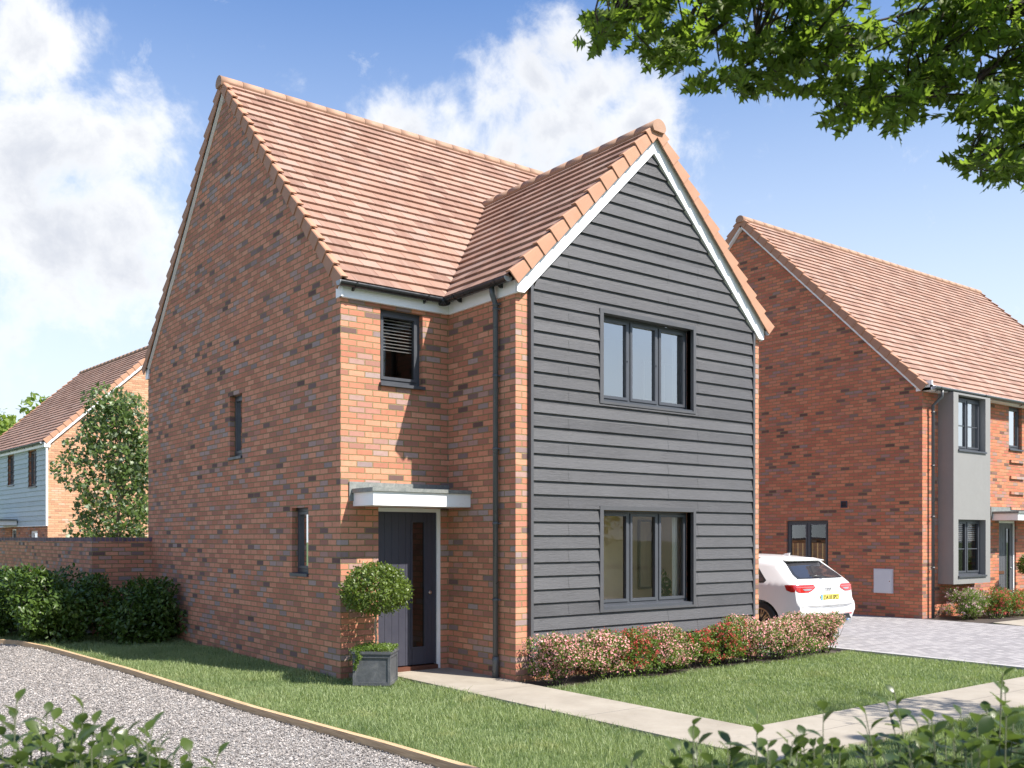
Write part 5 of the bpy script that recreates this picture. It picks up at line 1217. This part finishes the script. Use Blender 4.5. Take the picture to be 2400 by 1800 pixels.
# ---- oak overhanging from the right
def oak():
    base = Vector((4.6, -11.6, 0)); T = empty('oak_tree', base); tag(T, 'oak tree whose leafy branches hang into the top right corner', 'tree')
    B = MB(); top = Vector((-.3, .3, 5.0))
    B.tube([(0, 0, -.1), (.05, 0, 1.4), (-.08, .1, 3.0), top, top+Vector((-.3, .1, 1.8))], [.34, .27, .23, .18, .12], 14)
    L_ = lambda u, v, d: at(u, v, d)-base
    limbs = [[(3000, -260, 4.2), (2560, -40, 4.7), (2400, 18, 5.0), (2330, 42, 5.1), (2285, 92, 5.0), (2215, 115, 5.0), (2140, 180, 5.0), (2080, 255, 4.95)],
             [(2900, -330, 4.2), (2420, -160, 4.6), (2290, -10, 5.1), (2270, 30, 5.1)], [(2560, -60, 4.7), (2350, 30, 5.0), (2250, 38, 5.1), (2180, 20, 5.1), (2060, 48, 5.05), (1985, 70, 5.0)],
             [(2900, -420, 4.2), (2300, -330, 4.4), (1900, -200, 4.6), (1780, -60, 5.0), (1722, 0, 4.95), (1700, 50, 4.95), (1655, 95, 4.9)],
             [(1900, -200, 4.6), (1765, -30, 5.0), (1770, 55, 4.9), (1780, 105, 4.9), (1765, 140, 4.9)], [(1780, 105, 4.9), (1850, 125, 4.9), (1900, 150, 4.9)],
             [(2300, -330, 4.4), (1800, -230, 4.6), (1600, -90, 4.85), (1480, 20, 4.8), (1400, 80, 4.8)],
             [(2285, 92, 5.0), (2300, 150, 5.0), (2290, 210, 4.95)], [(2560, -40, 4.7), (2480, 180, 5.2), (2420, 330, 5.1), (2330, 370, 5.05), (2240, 395, 5.0)], [(2215, 115, 5.0), (2190, 190, 5.0), (2140, 250, 5.0)],
             [(1985, 70, 5.0), (1960, 150, 4.95), (1980, 230, 4.95)], [(1722, 0, 4.95), (1640, 60, 4.9), (1560, 120, 4.85)]]
    tw = Vector(L_(3000, -260, 4.2)); B.tube([top, (tw+top)/2+Vector((0, 0, .35)), tw], [.14, .11, .085], 10)
    t2 = Vector(L_(2900, -420, 4.2)); B.tube([top+Vector((-.2, .1, 1.0)), (t2+top)/2+Vector((0, 0, .8)), t2], [.11, .08, .06], 10); B.tube([tw, Vector(L_(2900, -330, 4.2))], [.06, .04], 8)
    segs = []
    for i, l in enumerate(limbs):
        r0 = (.055, .035, .014, .032, .014, .006, .02, .008, .018, .007, .006, .008)[i]; P = [L_(*q) for q in l]; B.tube(P, [r0*(1-.78*k/(len(P)-1)) for k in range(len(P))], 9)
        for a, b in zip(P[:-1], P[1:]): segs.append((a, b))
    poly = [(1359, 78), (1480, 108), (1525, 158), (1590, 172), (1644, 208), (1700, 195), (1753, 228), (1790, 185), (1843, 212), (1910, 180), (1925, 240), (1965, 265), (2033, 270), (2133, 280), (2170, 240), (2275, 268), (2318, 240), (2330, 300), (2290, 345), (2237, 351), (2205, 400), (2265, 405), (2350, 425), (2420, 430), (2700, 380), (2800, -350), (1500, -300), (1400, -60), (1430, 10)]
    def inside(x, y):
        c = False; n = len(poly); j = n-1
        for i in range(n):
            if (poly[i][1] > y) != (poly[j][1] > y) and x < (poly[j][0]-poly[i][0])*(y-poly[i][1])/(poly[j][1]-poly[i][1])+poly[i][0]: c = not c
            j = i
        return c
    pts = []
    gaps = [(2100, 8, 55), (1745, 55, 22), (2290, 150, 45), (1690, 130, 14), (2030, 30, 40), (1620, 40, 16), (2210, 230, 26), (1900, -10, 20), (2380, 120, 20), (1480, 90, 14)]
    while len(pts) < 500:
        u = rng.uniform(1350, 2520); v = rng.uniform(-110, 435)
        if not inside(u, v) or any((u-a)**2+(v-b)**2 < c*c for a, b, c in gaps): continue
        pts.append((u, v, rng.uniform(4.5, 5.2)-(.4 if v < -40 else 0)))
    C = []; D = []; S = []
    tm = MB()
    for (u, v, d) in pts:
        c = L_(u, v, d); near = min(segs, key=lambda s_: ((s_[0]+s_[1])/2-c).length); q = near[0].lerp(near[1], rng.uniform(.2, .9))
        if (c-q).length < 1.6 and rng.uniform() < .55: tm.tube([q, q.lerp(c, .5)+Vector(rng.normal(0, .03, 3)), c], [.008, .005, .003], 5)
        k = rng.integers(5, 9); ax = Vector((rng.normal(0, 1), rng.normal(0, 1), rng.normal(-.1, .25))).normalized()
        for j in range(k):
            a = rng.normal(0, 1, 3)*np.array((1, 1, .33)); a[2] -= .12; a = a*.8+np.array(ax)*.5; C.append(np.array(c)+rng.normal(0, .022, 3)); D.append(a); S.append(rng.uniform(.085, .14))
    B.build('trunk', M['bark'], T); tm.build('twigs', M['bark'], T)
    # the part of the crown out of the picture, above the right-hand lawn
    for k in range(190):
        c = Vector((rng.uniform(-.2, 1.4), rng.uniform(.6, 2.7), rng.uniform(4.6, 5.8)))
        for j in range(7): C.append(np.array(c)+rng.normal(0, .10, 3)); D.append(rng.normal(0, 1, 3)*np.array((1, 1, .4))); S.append(rng.uniform(.08, .13))
    leaves('foliage', np.array(C), np.array(D), np.array(S), T_OAK, M['oak'], T, roll=.95)
oak()

# ---- foreground shrubs, out of focus
def front_shrub(u, d, ztop, n, spread, label, grp):
    p = at(u, 1700, d); T = empty('leafy_shrub', (p.x, p.y, 0)); tag(T, label, 'shrub', grp); st = MB(); C = []; D = []; S = []; U = []
    for k in range(int(n*2.3)):
        a = rng.uniform(0, 6.28); q = 1.25*spread*math.sqrt(rng.uniform(0, 1)); tip = Vector((q*math.cos(a), q*math.sin(a), ztop-.035-rng.uniform(0, .13)-.05*(q/spread)))
        if k == 0: tip = Vector((0, 0, ztop))
        b0 = Vector((tip.x*.5, tip.y*.5, ztop*.3)); P = [b0, b0.lerp(tip, .5)+Vector(rng.normal(0, .015, 3)), tip]; st.tube(P, [.004, .003, .0015], 6)
        m_ = 17; top_f = tip.z
        for j in range(m_):
            z = tip.z-.016-j*.040*rng.uniform(.8, 1.2); f = (z-b0.z)/(tip.z-b0.z); c = b0.lerp(tip, max(0, min(1, f))); ph = j*2.4+a; sz = (.050+.040*min(1, j/4))*rng.uniform(.75, 1.25)
            dd = np.array((math.cos(ph), math.sin(ph), 1.5 if j < 2 else .75-.05*j)); C.append(np.array(c)); D.append(dd); S.append(sz); U.append(np.array((-math.cos(ph)*.5, -math.sin(ph)*.5, 1)))
    st.build('stems', M['stem_g'], T); leaves('foliage', np.array(C), np.array(D), np.array(S), T_BROAD, M['front_leaf'], T, up=np.array(U), roll=.3)
T_BROAD = leaf_tpl([(0, .03), (.12, .04), (.35, .24), (.6, .32), (.85, .2), (1, .02)], .25, .25)
M['stem_g'] = simple('green_stem', (.05, .06, .025), .7)
GF = 'blurred leafy shrubs along the bottom edge of the picture'
for u, d, vt, n, sp, l in ((40, 2.9, 1635, 22, .30, 'blurred green shrub at the bottom left corner'), (195, 2.75, 1650, 14, .24, 'blurred green shrub with a tall twig right of the bottom left corner'), (340, 2.7, 1705, 12, .2, 'blurred green shrub at lower left with a twig over the gravel'), (445, 2.6, 1755, 6, .13, 'rightmost low shrub over the gravel'),
                         (1480, 2.7, 1775, 5, .12, 'small blurred shrub at bottom centre'), (1625, 2.8, 1690, 6, .13, 'blurred shrub in front of the path bend'), (1775, 2.8, 1675, 9, .16, 'blurred shrub with a dark upright twig below the path bend'), (1930, 2.9, 1655, 8, .15, 'blurred shrub in front of the lawn corner with a leaning twig'),
                         (2110, 2.8, 1772, 7, .20, 'low blurred shrub between the path and the right corner shrubs'), (2350, 2.9, 1575, 24, .34, 'tallest blurred shrub in the bottom right corner'), (2215, 2.8, 1715, 12, .24, 'blurred shrub just left of the bottom right corner')):
    front_shrub(u, d, 1.742-(vt-1261)/2254*d, n, sp, l, GF)

# ---- potted plant inside the lower window
def indoor():
    T = empty('potted_plant', (4.92, YW+.66, .301)); tag(T, 'green leafy house plant standing inside the ground floor window', 'potted plant')
    b = MB(); b.lathe((0, 0, 0), [(.11, 0), (.14, .25), (.145, .27), (.12, .27)], 20); b.build('pot', simple('grey_pot', (.25, .25, .26), .6), T)
    st = MB(); C = []; D = []
    for k in range(9):
        a = rng.uniform(0, 6.28); q = rng.uniform(.05, .22); tip = Vector((q*math.cos(a), q*math.sin(a), rng.uniform(.65, 1.0))); P = twigs(st, (0, 0, .25), tip, .007, 4, .04)
        for j in range(26): f = rng.uniform(.35, 1); c = Vector((0, 0, .25)).lerp(tip, f); C.append(np.array(c)+rng.normal(0, .05, 3)); D.append(rng.normal(0, 1, 3)+np.array((0, 0, -.5)))
    st.build('stems', M['bark_l'], T); leaves('foliage', np.array(C), np.array(D), rng.uniform(.06, .1, len(C)), T_OVAL, M['shrub'], T)
indoor()
